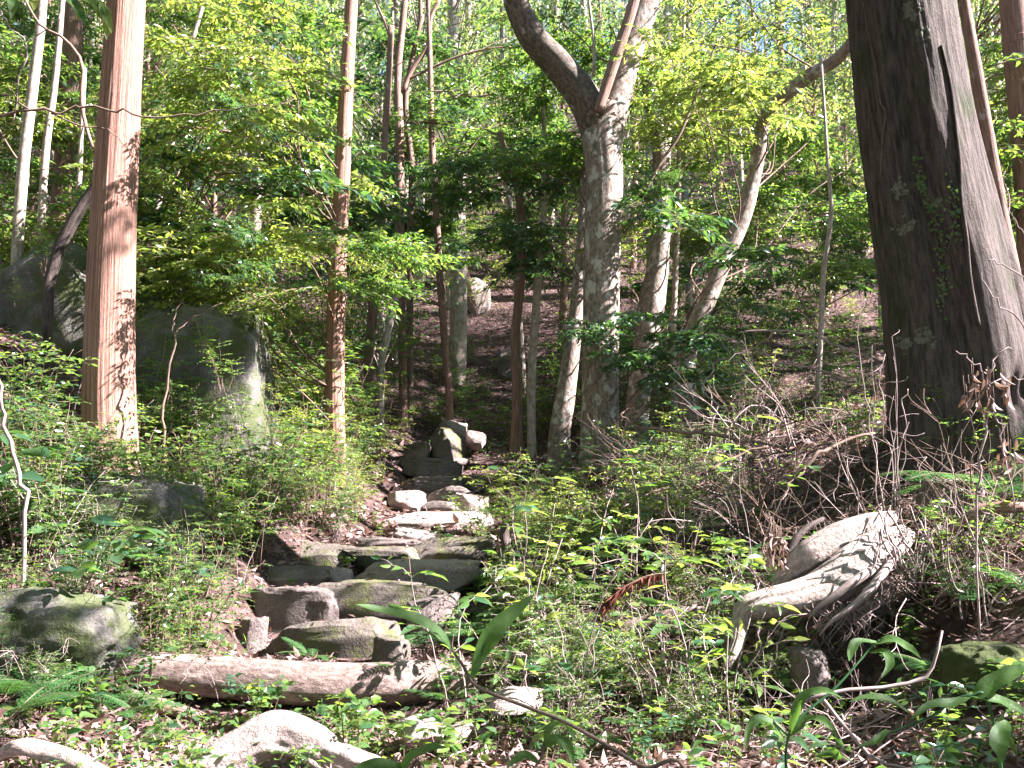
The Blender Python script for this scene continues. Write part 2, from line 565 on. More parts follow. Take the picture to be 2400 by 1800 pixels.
def place_rock(name, pbox, Y, mat, seed, parent=None, depth=None, sink=.25, tilt=0.0, rz=None, wide=1.12, **kw):
    """box = photo pixels of the stone's visible face, Y its distance"""
    x0, y0, x1, y1 = pbox
    a, b = P((x0 + x1) / 2, y0, Y), P((x0 + x1) / 2, y1, Y)
    w = PX(x1 - x0, Y)
    h = a[2] - b[2]
    dep = depth or max(.35, w * .7)
    H = h * (1 + sink)
    me = rock_mesh(name, w * wide, dep, H, mat, seed, **kw)
    c = np.array([a[0], Y + dep * .42, a[2] - H * .5])
    return link(name, me, parent, c, (0, tilt, rz if rz is not None else random.uniform(-.12, .12)))

steps = empty('stone_steps', P(850, 1560, 7.3))
tag(steps, 'rough dry-laid stone steps climbing from the fallen log up the slope', 'steps')
STONES = [  # box, Y, material, label, tilt, depth, extras
    ((630, 1446, 940, 1570), 7.35, 'rock_mossy', 'long low slab tilted up to the right, foot of the steps', -.12, .42, dict(box=.35, rough=.10)),
    ((603, 1370, 768, 1470), 7.95, 'rock', 'rounded dark boulder at the left of the second course', 0.03, .5, dict(box=.4)),
    ((760, 1367, 1040, 1455), 8.05, 'rock_mossy', 'broad humped green-tinged stone below the pale long one', 0.06, .55, dict(box=.45, cuts=4)),
    ((955, 1402, 1060, 1470), 7.7, 'rock', 'small wedge stone right of the long slab', -.2, .4, {}),
    ((590, 1324, 772, 1385), 8.75, 'rock', 'brown long stone at the left edge of the third course', 0.02, .5, dict(box=.5)),
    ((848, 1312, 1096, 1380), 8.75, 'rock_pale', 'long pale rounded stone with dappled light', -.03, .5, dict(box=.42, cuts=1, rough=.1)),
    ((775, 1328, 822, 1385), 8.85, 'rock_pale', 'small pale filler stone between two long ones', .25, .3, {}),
    ((655, 1272, 822, 1345), 9.55, 'rock_mossy', 'mossy grey stone under the pointed one', .05, .5, {}),
    ((820, 1281, 980, 1345), 9.55, 'rock_mossy', 'block-shaped stone with moss across its face', 0.02, .5, dict(box=.35, cuts=2, rough=.08)),
    ((988, 1260, 1140, 1330), 9.75, 'rock_mossy', 'dark block stone at the right of the fourth course', -.02, .6, dict(box=.4)),
    ((826, 1262, 990, 1300), 10.3, 'rock', 'flat dark stone behind the mossy block', 0, .6, dict(box=.4)),
    ((632, 1222, 730, 1290), 10.2, 'rock_mossy', 'pointed mossy stone at the left side of the steps', 0.12, .6, dict(box=1.1, cuts=6)),
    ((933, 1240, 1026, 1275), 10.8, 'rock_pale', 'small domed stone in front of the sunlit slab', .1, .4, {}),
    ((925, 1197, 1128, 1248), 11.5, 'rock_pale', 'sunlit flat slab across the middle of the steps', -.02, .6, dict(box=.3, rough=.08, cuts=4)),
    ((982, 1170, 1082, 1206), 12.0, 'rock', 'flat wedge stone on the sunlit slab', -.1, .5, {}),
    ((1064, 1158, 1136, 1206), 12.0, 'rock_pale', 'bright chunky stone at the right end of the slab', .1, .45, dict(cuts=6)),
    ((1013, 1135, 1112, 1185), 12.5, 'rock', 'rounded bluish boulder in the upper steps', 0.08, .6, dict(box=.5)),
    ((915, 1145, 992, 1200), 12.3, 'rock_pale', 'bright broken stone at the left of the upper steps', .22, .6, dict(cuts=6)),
    ((960, 1113, 1068, 1158), 13.3, 'rock', 'wide grey stone two courses below the top', 0, .6, dict(box=.45)),
    ((953, 1076, 1068, 1120), 14.3, 'rock', 'dark top stone of the steps', 0.02, .6, dict(box=.35)),
    ((945, 1068, 1080, 1090), 14.9, 'rock', 'thin dark slab on top of the steps', 0.02, .6, dict(box=.35)),
    ((1068, 1110, 1132, 1150), 13.5, 'rock_mossy', 'mossy rounded stone beside the upper steps', 0, .5, {}),
]
for k, (bx, Yd, mt, lab, tl, dep, ex) in enumerate(STONES):
    bx = (bx[0], bx[1] + .12 * (bx[3] - bx[1]), bx[2], bx[3])
    o = place_rock('step_stone', bx, Yd, M[mt], 100 + k, steps, dep, .35, tl, wide=1.22, **ex)
    o.location = Vector(o.location) - steps.location
    o['label'] = lab

BOULDERS = [
    ((-180, 585, 380, 1120), 10.9, 'boulder', 'huge mossy boulder behind the red cedar trunk', 'boulder', .0, 3.0, dict(big=True, box=.9, rough=.22, rnd=.7)),
    ((180, 705, 600, 1130), 10.4, 'boulder', 'dark overhanging boulder right of the red cedar trunk', 'boulder', .12, 2.2, dict(big=True, box=.9, rough=.3, cuts=4, rnd=.65)),
    ((70, 1118, 410, 1290), 7.5, 'boulder', 'broad dark boulder below the cedar behind small-leaved bushes', 'boulder', .05, 1.0, dict(big=True, box=.9, cuts=4, rnd=.6)),
    ((-90, 1408, 222, 1570), 6.0, 'boulder', 'rounded boulder with ferns at the left edge', 'boulder', .12, .8, dict(big=True, box=.9, rnd=.7)),
    ((550, 1455, 618, 1525), 7.5, 'rock', 'small round stone left of the long slab', 'stone', 0, .3, {}),
    ((876, 1503, 955, 1575), 6.95, 'rock_mossy', 'mossy stone wedged behind the fallen log', 'stone', .1, .35, {}),
    ((1014, 1006, 1084, 1080), 15.0, 'rock_mossy', 'upright yellow-green boulder at the head of the steps', 'boulder', .1, .7, dict(box=.45)),
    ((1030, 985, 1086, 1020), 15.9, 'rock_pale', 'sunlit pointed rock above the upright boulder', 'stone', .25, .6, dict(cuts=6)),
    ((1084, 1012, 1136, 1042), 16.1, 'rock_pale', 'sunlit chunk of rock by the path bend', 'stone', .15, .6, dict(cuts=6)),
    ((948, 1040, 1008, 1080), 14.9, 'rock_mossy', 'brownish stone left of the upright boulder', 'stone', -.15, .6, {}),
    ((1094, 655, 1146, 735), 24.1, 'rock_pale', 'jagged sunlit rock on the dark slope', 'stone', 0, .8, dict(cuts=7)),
    ((1160, 818, 1215, 870), 20.8, 'rock', 'pale grey rock beside the slender red trunk', 'stone', 0, .6, {}),
    ((1060, 585, 1130, 640), 26.8, 'rock', 'weathered outcrop high on the slope', 'stone', .2, 1.2, dict(cuts=6)),
    ((1880, 1540, 1952, 1620), 5.9, 'rock', 'upright brown stone in the dark hollow under roots', 'stone', .05, .3, dict(box=.4)),
    ((2290, 1540, 2480, 1700), 4.9, 'moss_rock', 'dark moss-covered boulder at the lower right edge', 'boulder', -.05, .7, dict(big=True, box=.9, rnd=.7)),
    ((2195, 1128, 2335, 1215), 6.9, 'rock', 'half-buried brown stone at the foot of the big trunk', 'stone', 0, .5, {}),
    ((1445, 1030, 1500, 1075), 12.6, 'rock', 'small stone by the forked tree roots', 'stone', 0, .4, {}),
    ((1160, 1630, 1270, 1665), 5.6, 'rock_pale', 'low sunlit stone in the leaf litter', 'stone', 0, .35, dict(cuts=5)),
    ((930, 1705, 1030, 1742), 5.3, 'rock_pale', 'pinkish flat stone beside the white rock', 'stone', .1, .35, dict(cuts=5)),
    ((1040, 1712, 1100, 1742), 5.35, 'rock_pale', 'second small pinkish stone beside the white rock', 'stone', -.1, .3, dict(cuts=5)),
]
for k, (bx, Yd, mt, lab, cat, tl, dep, ex) in enumerate(BOULDERS):
    o = place_rock('boulder' if cat == 'boulder' else 'loose_stone', bx, Yd, M[mt], 300 + k, None, dep, .35, tl, **ex)
    tag(o, lab, cat)

# big pale sun-bleached rock in the foreground, traced ridge with a real body behind it
mb = MB()
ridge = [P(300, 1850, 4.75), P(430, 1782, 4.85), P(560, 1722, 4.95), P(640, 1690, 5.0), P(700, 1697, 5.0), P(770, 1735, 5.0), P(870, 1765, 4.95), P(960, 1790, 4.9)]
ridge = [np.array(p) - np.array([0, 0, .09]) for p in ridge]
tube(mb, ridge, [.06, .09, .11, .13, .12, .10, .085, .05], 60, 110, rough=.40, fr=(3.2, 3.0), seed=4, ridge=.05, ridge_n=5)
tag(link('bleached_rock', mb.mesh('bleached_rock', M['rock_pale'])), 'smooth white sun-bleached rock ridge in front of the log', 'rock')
mb = MB()
tube(mb, [P(-40, 1800, 4.9), P(40, 1752, 4.8), P(110, 1762, 4.8), P(190, 1790, 4.75), P(300, 1850, 4.7)], [.02, .042, .05, .045, .04], 24, 40, rough=.35, seed=8)
tag(link('pale_root', mb.mesh('pale_root', M['root'])), 'pale root surfacing in the bottom left corner', 'root')

# ------------------------------------------------------------------ where the sun comes through
LIT = [  # photo spots that the sun reaches: px, py, Y, radius m
    (300, 40, 8.5, .9), (300, 200, 8.5, .6), (300, 930, 8.5, .55), (290, 330, 8.5, .3), (300, 720, 8.5, .2),
    (620, 1720, 4.9, .5), (480, 1780, 4.8, .4), (820, 1770, 4.9, .4), (100, 1760, 4.8, .4), (50, 1640, 5.2, .4),
    (1020, 1215, 11.5, .55), (960, 1170, 12.3, .5), (1090, 1180, 12, .35), (860, 1120, 12.5, .8), (800, 700, 12, .5), (800, 350, 12, .6), (825, 60, 12, .7), (760, 800, 12, .4),
    (1000, 1325, 9.0, .3), (690, 1330, 9.0, .25), (760, 1455, 7.5, .22), (890, 1285, 9.8, .2), (800, 1370, 8.3, .15), (300, 1320, 6.8, .5), (150, 1300, 6.8, .4), (420, 1450, 6.6, .3), (560, 1580, 6.5, .5), (760, 1600, 6.5, .4),
    (2000, 1280, 6.4, .55), (1900, 1330, 6.35, .4), (2060, 1230, 6.4, .3), (1430, 600, 14, .5), (1440, 300, 14, .6), (1450, 430, 14, .4), (1340, 900, 14.6, .4), (1470, 150, 14, .5),
    (2235, 120, 8.4, .8), (2240, 300, 8.4, .5), (2290, 900, 5.6, .4), (2300, 1100, 5.6, .4), (2200, 1120, 6.5, .4), (2370, 1080, 6.4, .4), (1980, 1100, 7.6, .35), (1800, 1060, 8.3, .4),
    (1300, 1500, 6.2, .5), (1450, 1450, 6.4, .5), (1300, 1700, 5.3, .6), (1500, 1700, 5.2, .6), (1700, 1700, 5.0, .5), (1150, 1720, 5.2, .5), (1550, 1300, 7.5, .5), (1600, 1560, 5.8, .5), (1750, 1600, 5.6, .4),
    (500, 100, 11, 1.2), (650, 250, 11, .9), (560, 420, 11.5, .8), (700, 480, 12, .7), (520, 950, 9.5, .5), (680, 950, 11, .6), (900, 620, 11.3, .7),
    (1600, 250, 14, 1.5), (1750, 150, 13, 1.6), (1850, 60, 13, 1.5), (1620, 450, 14, 1.0), (1850, 420, 15, 1.2), (1150, 250, 16.5, 1.3), (1050, 120, 17, 1.4), (900, 350, 17, 1.0), (120, 300, 12, 1.2), (100, 1150, 7, .35), (60, 800, 7, .5), (1120, 1000, 15.9, .6), (1060, 980, 15.8, .5), (1215, 950, 15.8, .3),
    (1650, 650, 26.2, 1.0), (1740, 680, 25.4, 1.3), (1900, 665, 25.8, 1.3), (1700, 840, 8.6, .5), (1620, 960, 8.6, .4), (1850, 780, 9, .4), (2330, 500, 10.5, .8)]
LITP = np.array([P(a, q, Yd) for a, q, Yd, r in LIT]); LITR = np.array([r for *_, r in LIT])
def blocks_sun(c, rad, near=1.5):
    """would a leafy ball at c shade one of the spots the sun reaches?"""
    w = np.asarray(c) - LITP
    al = w @ SDIR
    dist = np.linalg.norm(w - al[:, None] * SDIR, axis=1)
    return bool(np.any((dist < LITR + rad) & (al > near)))

# ------------------------------------------------------------------ foliage prototypes
def bough(name, seed, L=1.5, n_sub=12, sub=.7, nl=11, leafL=.10, leafW=.042, droop=.12, mats=('leaf_mid',), flat=.7, width=1.0):
    """a leafy spray: main twig along +X, side twigs, alternate leaves"""
    rs = np.random.default_rng(seed)
    b = MB()
    t = np.linspace(0, 1, 7)
    main = np.stack([t * L, .12 * L * np.sin(t * 3 + rs.uniform(0, 6)) * t, .10 * L * t - droop * L * t ** 2], -1)
    tube(b, main, [.010, .003], 5, 9, 1)
    pos, dd, nn, LL = [], [], [], []
    def dress(c, n, l0):
        n = max(2, int(n))
        u = (np.arange(n) + rs.uniform(.2, .8, n)) / n
        k = np.clip(u * (len(c) - 1), 0, len(c) - 1.001)
        i0 = k.astype(int)
        p = c[i0] + (c[i0 + 1] - c[i0]) * (k - i0)[:, None]
        T = nrm(c[i0 + 1] - c[i0])
        S = nrm(np.cross(T, [0, 0, 1]))
        sgn = np.where(np.arange(n) % 2 == 0, 1.0, -1.0)[:, None]
        d = T * .65 + S * sgn * .9 + rs.normal(0, .28, (n, 3)) + np.array([0, 0, -.12])
        d[-1] = T[-1]
        pos.append(p); dd.append(d)
        nn.append(np.array([0, 0, 1.0]) * flat + rs.normal(0, .45, (n, 3)))
        LL.append(l0 * rs.uniform(.6, 1.15, n))
    dress(catmull(main, 24)[4:], nl * 1.2, leafL)
    for k in range(n_sub):
        s = rs.uniform(.12, 1.0)
        p0 = main[0] * 0 + np.array([np.interp(s, t, main[:, j]) for j in range(3)])
        sg = 1 if k % 2 == 0 else -1
        ang = sg * rs.uniform(.5, 1.25)
        l = sub * rs.uniform(.55, 1.1) * (1 - .45 * s) * L
        d = np.array([math.cos(ang), math.sin(ang) * width, rs.uniform(-.25, .35)])
        c = np.stack([p0 + d * l * u + np.array([0, 0, -droop * l * 1.3 * u * u]) + rs.normal(0, .012, 3) * u for u in np.linspace(0, 1, 6)])
        tube(b, c, [.005, .002], 4, 6, 1)
        dress(catmull(c, 14), nl * l / (.5 * L * sub + 1e-6) * .5 + 4, leafL)
        for q in range(2):
            s2 = rs.uniform(.25, .8)
            p1 = np.array([np.interp(s2, np.linspace(0, 1, 6), c[:, j]) for j in range(3)])
            a2 = ang + rs.choice([-1, 1]) * rs.uniform(.4, .9)
            d2 = np.array([math.cos(a2), math.sin(a2), rs.uniform(-.3, .25)])
            l2 = l * rs.uniform(.3, .5)
            c2 = np.stack([p1 + d2 * l2 * u + np.array([0, 0, -droop * l2 * u * u]) for u in np.linspace(0, 1, 4)])
            tube(b, c2, [.003, .0015], 3, 4, 1)
            dress(catmull(c2, 8), nl * .5 + 1, leafL)
    pos, dd, nn, LL = map(np.concatenate, (pos, dd, nn, LL))
    leaves(b, pos, dd, nn, LL, LL * leafW / leafL * rs.uniform(.85, 1.15, len(LL)), 0, curl=rs.uniform(.0, .35, len(LL)))
    return b.mesh(name, [M[mats[0]], M['bark_twig']])

BG = {}
BG['gloss'] = [bough('bough_glossy', 20 + k, 1.3, 14, .6, 9, .15, .052, .2, ('leaf_gloss',), .4) for k in range(4)]
BG['mid'] = [bough('bough_green', 40 + k, 1.4, 15, .62, 11, .115, .044, .14, ('leaf_mid',), .65) for k in range(4)]
BG['yellow'] = [bough('bough_yellow_green', 60 + k, 1.4, 14, .62, 11, .115, .040, .22, ('leaf_yellow',), .5) for k in range(4)]
BG['small'] = [bough('bough_small_leaved', 80 + k, 1.5, 20, .6, 16, .055, .024, .08, ('leaf_mid',), .8) for k in range(3)]
BG['canopy'] = [bough('shade_bough', 90 + k, 1.6, 18, .6, 12, .13, .06, .1, ('leaf_mid',), .7) for k in range(3)]  # for the unseen boughs that only shade the scene

def shrub_meshes(seed, H=1.0, R=.6, nst=6, tw=8, twl=.3, nl=9, leafL=.05, leafW=.024, tilt=.2, leaf='leaf_mid', hi=False, stem='bark_twig', sr=.006, bend=.15, flat=.8):
    rs = np.random.default_rng(seed)
    st, lv = MB(), MB()
    pos, dd, nn, LL = [], [], [], []
    for k in range(nst):
        a = rs.uniform(0, 6.283)
        rr = R * math.sqrt(rs.uniform(0.02, 1))
        h = H * rs.uniform(.55, 1.0)
        base = np.array([rs.normal(0, R * .12), rs.normal(0, R * .12), -.06])
        tip = np.array([math.cos(a) * rr, math.sin(a) * rr, h])
        t = np.linspace(0, 1, 7)[:, None]
        c = base * (1 - t) + tip * t + np.cumsum(rs.normal(0, bend * H * .12, (7, 3)), 0) * t
        c[:, 2] += .12 * h * np.sin(t[:, 0] * 3.14)
        tube(st, c, [sr, sr * .35], 5, 10)
        cc = catmull(c, 20)
        for q in range(tw):
            s = rs.uniform(.22, 1.0)
            p0 = cc[int(s * 19)]
            az = rs.uniform(0, 6.283)
            l = twl * rs.uniform(.5, 1.1) * (1.15 - .5 * s)
            d = np.array([math.cos(az), math.sin(az), tilt + rs.normal(0, .2)])
            w = np.stack([p0 + d * l * u + rs.normal(0, .02 * l, 3) + np.array([0, 0, -.15 * l * u * u]) for u in np.linspace(0, 1, 5)])
            tube(st, w, [sr * .4, sr * .18], 3, 5)
            c2 = catmull(w, 12)
            n = nl
            u = (np.arange(n) + rs.uniform(.3, .9, n)) / n * 10.9
            i0 = u.astype(int)
            p = c2[i0] + (c2[i0 + 1] - c2[i0]) * (u - i0)[:, None]
            T = nrm(c2[i0 + 1] - c2[i0])
            S = nrm(np.cross(T, [0, 0, 1]))
            sg = np.where(np.arange(n) % 2 == 0, 1., -1.)[:, None]
            D = T * .55 + S * sg + rs.normal(0, .25, (n, 3))
            D[-1] = T[-1]
            pos.append(p); dd.append(D); nn.append(np.array([0, 0, 1.]) * flat + rs.normal(0, .38, (n, 3)))
            LL.append(leafL * rs.uniform(.55, 1.2, n))
    pos, dd, nn, LL = map(np.concatenate, (pos, dd, nn, LL))
    leaves(lv, pos, dd, nn, LL, LL * leafW / leafL * rs.uniform(.85, 1.2, len(LL)), 0, curl=rs.uniform(-.05, .35, len(LL)), hi=hi)
    return st.mesh('stems', M[stem]), lv.mesh('foliage', M[leaf])

SH = {
    'tiny':   [shrub_meshes(200, 1.0, .55, 9, 11, .30, 11, .042, .022, .1, 'leaf_mid'), shrub_meshes(201, 1.15, .5, 7, 9, .32, 9, .058, .026, .25, 'leaf_gloss', bend=.3),
               shrub_meshes(202, .85, .6, 10, 11, .3, 12, .034, .02, .05, 'leaf_mid', stem='bark_dead'), shrub_meshes(203, 1.1, .5, 6, 8, .36, 8, .07, .03, .3, 'leaf_mid', bend=.35)],
    'lanky':  [shrub_meshes(270 + k, 1.05, .35, 2, 5, .26, 6, .10, .034, .35, ['leaf_mid', 'leaf_mid', 'leaf_yellow'][k], hi=True, stem='bark_dead', sr=.005, bend=.5, flat=.5) for k in range(3)],
    'spiny':  [shrub_meshes(210 + k, .75, .55, 8, 9, .34, 11, .040, .020, 0.05, 'leaf_mid', bend=.3, stem='bark_dead') for k in range(3)],
    'glossy': [shrub_meshes(220 + k, 1.2, .6, 7, 8, .34, 8, .085, .034, .15, 'leaf_gloss') for k in range(3)],
    'leafy':  [shrub_meshes(230 + k, 1.2, .6, 7, 8, .36, 9, .070, .030, .2, 'leaf_mid') for k in range(3)],
    'golden': [shrub_meshes(240 + k, 1.2, .6, 8, 9, .36, 10, .065, .024, .1, 'leaf_yellow') for k in range(3)],
    'broad':  [shrub_meshes(250 + k, .8, .4, 3, 4, .22, 5, .13, .052, .25, 'leaf_gloss', hi=True, sr=.005) for k in range(3)],
    'seedling': [shrub_meshes(260 + k, .28, .14, 2, 4, .08, 5, .055, .026, .3, 'leaf_mid', hi=True, sr=.003) for k in range(3)],
}
CNT = {}
def put_shrub(kind, loc, s, label, group=None, cat='shrub', name='shrub', rz=None):
    k = CNT.get(kind, 0); CNT[kind] = k + 1
    st, lv = SH[kind][k % len(SH[kind])]
    if name == 'shrub': name = {'tiny': 'small_leaved_bush', 'spiny': 'twiggy_bush', 'glossy': 'glossy_bush', 'leafy': 'leafy_bush', 'golden': 'yellow_green_bush', 'lanky': 'lanky_sapling'}[kind]
    e = empty(name, loc, random.uniform(0, 6.28) if rz is None else rz, s)
    tag(e, label, cat, group)
    link('stems', st, e)
    tag(link('foliage', lv, e), kind='stuff')
    return e

def frond_mesh(seed, L=.6, pairs=22, w=.16, arch=.35):
    rs = np.random.default_rng(seed)
    b = MB()
    t = np.linspace(0, 1, 12)
    c = np.stack([t * L * .9, rs.normal(0, .03) * t * t, L * (.42 * t - arch * 1.9 * t * t * .5)], -1)
    tube(b, c, [.004, .0015], 4, 14, 1)
    pos, dd, nn, LL = [], [], [], []
    cc = catmull(c, 60)
    for k in range(pairs):
        s = .22 + .78 * k / pairs
        p0 = cc[int(s * 59)]
        T = nrm(cc[min(59, int(s * 59) + 1)] - cc[max(0, int(s * 59) - 1)])
        S = nrm(np.cross(T, [0, 0, 1])); U = np.cross(S, T)
        prof = min(1.0, (s - .12) * 3.2) * (1 - s) ** .75 * 1.25 + .04
        for sg in (-1, 1):
            d = nrm(S * sg + T * .45 + U * rs.normal(-.05, .08))
            l = w * prof
            m = 9
            u = (np.arange(m) + .5) / m
            pp = p0 + d * (l * u)[:, None] - U * (.12 * l * u * u)[:, None]
            side = nrm(np.cross(d, U))
            for g2 in (-1, 1):
                pos.append(pp); dd.append(np.tile(side * g2 + d * .6, (m, 1)))
                nn.append(np.tile(U, (m, 1)) + rs.normal(0, .12, (m, 3)))
                LL.append((.9 * L / pairs) * (1.05 - .75 * u))
    pos, dd, nn, LL = map(np.concatenate, (pos, dd, nn, LL))
    leaves(b, pos, dd, nn, LL, LL * .55, 0, fold=.08, curl=.1)
    return b.mesh('frond', [M['fern'], M['bark_twig']])
FROND = [frond_mesh(500 + k, .6, 22, .17 + .02 * k, .3 + .08 * k) for k in range(4)]

def put_fern(loc, s, nf, label, group=None, az=None, spread=6.283):
    e = empty('fern', loc, 0, 1)
    tag(e, label, 'fern', group)
    a0 = random.uniform(0, 6.28) if az is None else az - spread / 2
    for k in range(nf):
        o = link('frond', FROND[random.randrange(4)], e, (0, 0, 0.0),
                 (random.uniform(-.2, .2), random.uniform(-.45, .1), a0 + spread * (k + random.uniform(.2, .8)) / nf), s * random.uniform(.75, 1.1))
    return e

# ------------------------------------------------------------------ trees with traced trunks
TREES = {}
def trunk_tree(key, pts, mat, label, sides=20, rough=.08, name='tree', group=None, ridge=0.0, ridge_n=11, top=None, flare=1.25, extra=None, base_sink=.25):
    """pts: (px, py, Y, width px) from the foot upward; the foot is led down into the ground"""
    c = [P(a, b_, Yd) for a, b_, Yd, w in pts]
    r = [PX(w, Yd) / 2 for a, b_, Yd, w in pts]
    if base_sink is not None:
        g = G(c[0][0], c[0][1])
        c = [np.array([c[0][0], c[0][1], min(g, c[0][2] - .05) - base_sink])] + c
        r = [r[0] * flare] + r
    if top:                                              # goes on above the frame
        d = nrm(c[-1] - c[-2])
        c.append(c[-1] + d * top); r.append(r[-1] * max(.25, 1 - top * .07))
    e = empty(name, c[0])
    tag(e, label, 'tree', group)
    b = MB()
    cc = np.array(c) - np.array(c[0])
    seg = np.concatenate([[0], np.cumsum(np.linalg.norm(np.diff(cc, axis=0), axis=1))])
    u = np.linspace(0, 1, 40)
    rr = np.interp(u, np.arange(len(r)) / (len(r) - 1), r)
    cl, _ = tube(b, cc, rr, sides, max(12, int(seg[-1] / .10)), rough=rough, seed=len(TREES), ridge=ridge, ridge_n=ridge_n)
    link('trunk', b.mesh('trunk', M[mat]), e)
    TREES[key] = dict(root=e, line=cl + np.array(c[0]), r=rr, base=np.array(c[0]), mat=mat)
    return e

def limb(key, pts, mat=None, sides=14, name='limb', rough=.08, smooth=True, ridge=0.0):
    T = TREES[key]
    c = np.array([P(a, b_, Yd) for a, b_, Yd, w in pts]) - T['base']
    r = [PX(w, Yd) / 2 for a, b_, Yd, w in pts]
    b = MB()
    cl, _ = tube(b, c, r, sides, None, rough=rough, seed=random.randrange(99), ridge=ridge)
    o = link(name, b.mesh(name, M[mat or T['mat']]), T['root'])
    T['line'] = np.vstack([T['line'], cl + T['base']])
    return o

trunk_tree('cedar', [(258, 1085, 8.6, 128), (255, 900, 8.6, 118), (262, 600, 8.6, 108), (278, 300, 8.6, 98), (296, 0, 8.6, 90)], 'cedar',
           'large red-barked cedar trunk with sunlit fibrous bark left', 160, .03, 'cedar_tree', ridge=.022, top=6, ridge_n=34)
trunk_tree('red2', [(790, 1090, 12, 42), (785, 900, 12, 45), (790, 650, 12, 42), (803, 380, 12, 38), (812, 200, 12, 34), (824, 0, 12, 31)], 'cedar',
           'straight slender red-barked trunk left of the steps', 64, .05, 'slender_tree', ridge=.03, top=5, ridge_n=20)
trunk_tree('pairA', [(945, 930, 17, 20), (942, 800, 17, 21), (938, 600, 17, 21), (936, 330, 17, 22), (933, 170, 17, 18), (945, 40, 17, 16)], 'bark_red',
           'dark straight trunk of the close-set pair behind the slender red trunk', 16, name='slender_tree', top=4)
trunk_tree('pairB', [(962, 560, 17.6, 16), (965, 400, 17.6, 17), (950, 250, 17.6, 14), (963, 150, 17.6, 12), (985, 50, 17.6, 11), (985, 0, 17.6, 10)], 'bark_twig',
           'dark crooked stem close beside the straight dark trunk', 12, name='slender_tree', top=3)
limb('pairA', [(944, 215, 17, 12), (965, 165, 17, 12), (1003, 105, 17, 11), (1010, 40, 17, 9), (1030, 0, 17, 8)])
limb('pairA', [(938, 150, 17, 9), (905, 60, 17, 7), (878, 0, 17, 6)])
limb('pairA', [(950, 290, 16.9, 10), (1010, 285, 16.8, 9), (1057, 288, 16.7, 9), (1068, 250, 16.7, 8), (1085, 222, 16.7, 7), (1110, 228, 16.6, 6), (1160, 218, 16.6, 4)])
limb('pairA', [(948, 190, 17, 8), (1010, 160, 17, 7), (1080, 130, 17, 6), (1160, 112, 17, 5), (1225, 112, 17, 3)])
trunk_tree('lean3', [(893, 870, 15.5, 17), (905, 800, 15.5, 17), (925, 710, 15.6, 17), (945, 640, 15.7, 16), (950, 560, 15.8, 12)], 'bark_pale',
           'thin leaning pale trunk crossing the dark pair', 12, name='slender_tree')
trunk_tree('stub3', [(865, 850, 16, 22), (873, 740, 16, 24), (886, 650, 16, 24), (890, 560, 16, 22), (895, 470, 16, 18)], 'bark_red',
           'greyish red trunk showing between the slender trunk and the leaning one', 14, name='slender_tree', top=3)
trunk_tree('red4', [(1053, 940, 17, 17), (1045, 830, 17, 18), (1033, 680, 17, 17), (1022, 500, 17, 16), (1012, 330, 17, 15), (1008, 150, 17, 13), (1003, 0, 17, 11)], 'bark_red',
           'thin straight reddish trunk right of the dark pair', 14, name='slender_tree', top=4)
trunk_tree('red5', [(1211, 1010, 15.8, 26), (1212, 900, 15.8, 22), (1207, 800, 15.8, 20), (1220, 650, 15.8, 22), (1222, 520, 15.8, 22), (1212, 440, 15.8, 18), (1185, 365, 15.8, 15), (1172, 310, 15.8, 13)], 'bark_red',
           'slender reddish trunk with a crooked bare top beside the path bend', 16, name='slender_tree', flare=1.8)
trunk_tree('pale6', [(1246, 1005, 15.6, 20), (1245, 900, 15.6, 20), (1252, 780, 15.6, 20), (1262, 650, 15.6, 19), (1272, 540, 15.6, 17), (1278, 420, 15.6, 14), (1275, 300, 15.6, 10)], 'bark_pale',
           'slender pale grey trunk right of the crooked reddish one', 14, name='slender_tree', top=2)
trunk_tree('stem7', [(1312, 1020, 14.6, 50), (1325, 930, 14.6, 47), (1345, 780, 14.6, 36), (1358, 640, 14.6, 28), (1366, 520, 14.7, 24), (1372, 380, 14.8, 20)], 'bark_grey',
           'leaning grey trunk at the left side of the forked tree', 24, name='slender_tree', flare=1.3, top=1.5)
trunk_tree('fork', [(1408, 1075, 14, 98), (1407, 950, 14, 88), (1408, 760, 14, 87), (1412, 560, 14, 88), (1418, 430, 14, 88), (1412, 320, 14, 98), (1418, 250, 14, 100)], 'bark_grey',
           'stout forked grey tree in the middle with sunlit right side', 56, .10, 'forked_tree', flare=1.35)
limb('fork', [(1412, 345, 14, 90), (1440, 230, 14, 78), (1468, 130, 14, 74), (1500, 40, 14, 72), (1530, -60, 14, 70), (1570, -320, 14, 55), (1600, -600, 14, 30)], sides=40)
limb('fork', [(1410, 330, 14, 88), (1375, 240, 13.9, 84), (1315, 160, 13.8, 76), (1255, 95, 13.7, 70), (1222, 35, 13.6, 64), (1200, -40, 13.5, 58), (1150, -300, 13.2, 40)], mat='bark_mossy', sides=40, rough=.16)
limb('fork', [(1402, 262, 13.6, 24), (1425, 190, 13.6, 27), (1452, 110, 13.6, 27), (1478, 30, 13.6, 26), (1500, -60, 13.6, 24), (1520, -200, 13.6, 18)], mat='bark_red', sides=18)
limb('fork', [(1392, 178, 13.9, 8), (1392, 100, 13.9, 7), (1380, 0, 13.9, 6), (1376, -90, 13.9, 4)], mat='bark_pale', sides=8, name='shoot')
trunk_tree('back9', [(1490, 1035, 15.4, 60), (1497, 930, 15.4, 55), (1515, 800, 15.4, 58), (1530, 700, 15.4, 62), (1545, 600, 15.4, 46), (1550, 480, 15.4, 42), (1548, 360, 15.4, 40), (1525, 220, 15.4, 34), (1515, 100, 15.4, 30), (1510, 0, 15.4, 28)], 'bark_grey',
           'grey trunk standing just behind the forked tree on its right', 30, name='tree', top=3)
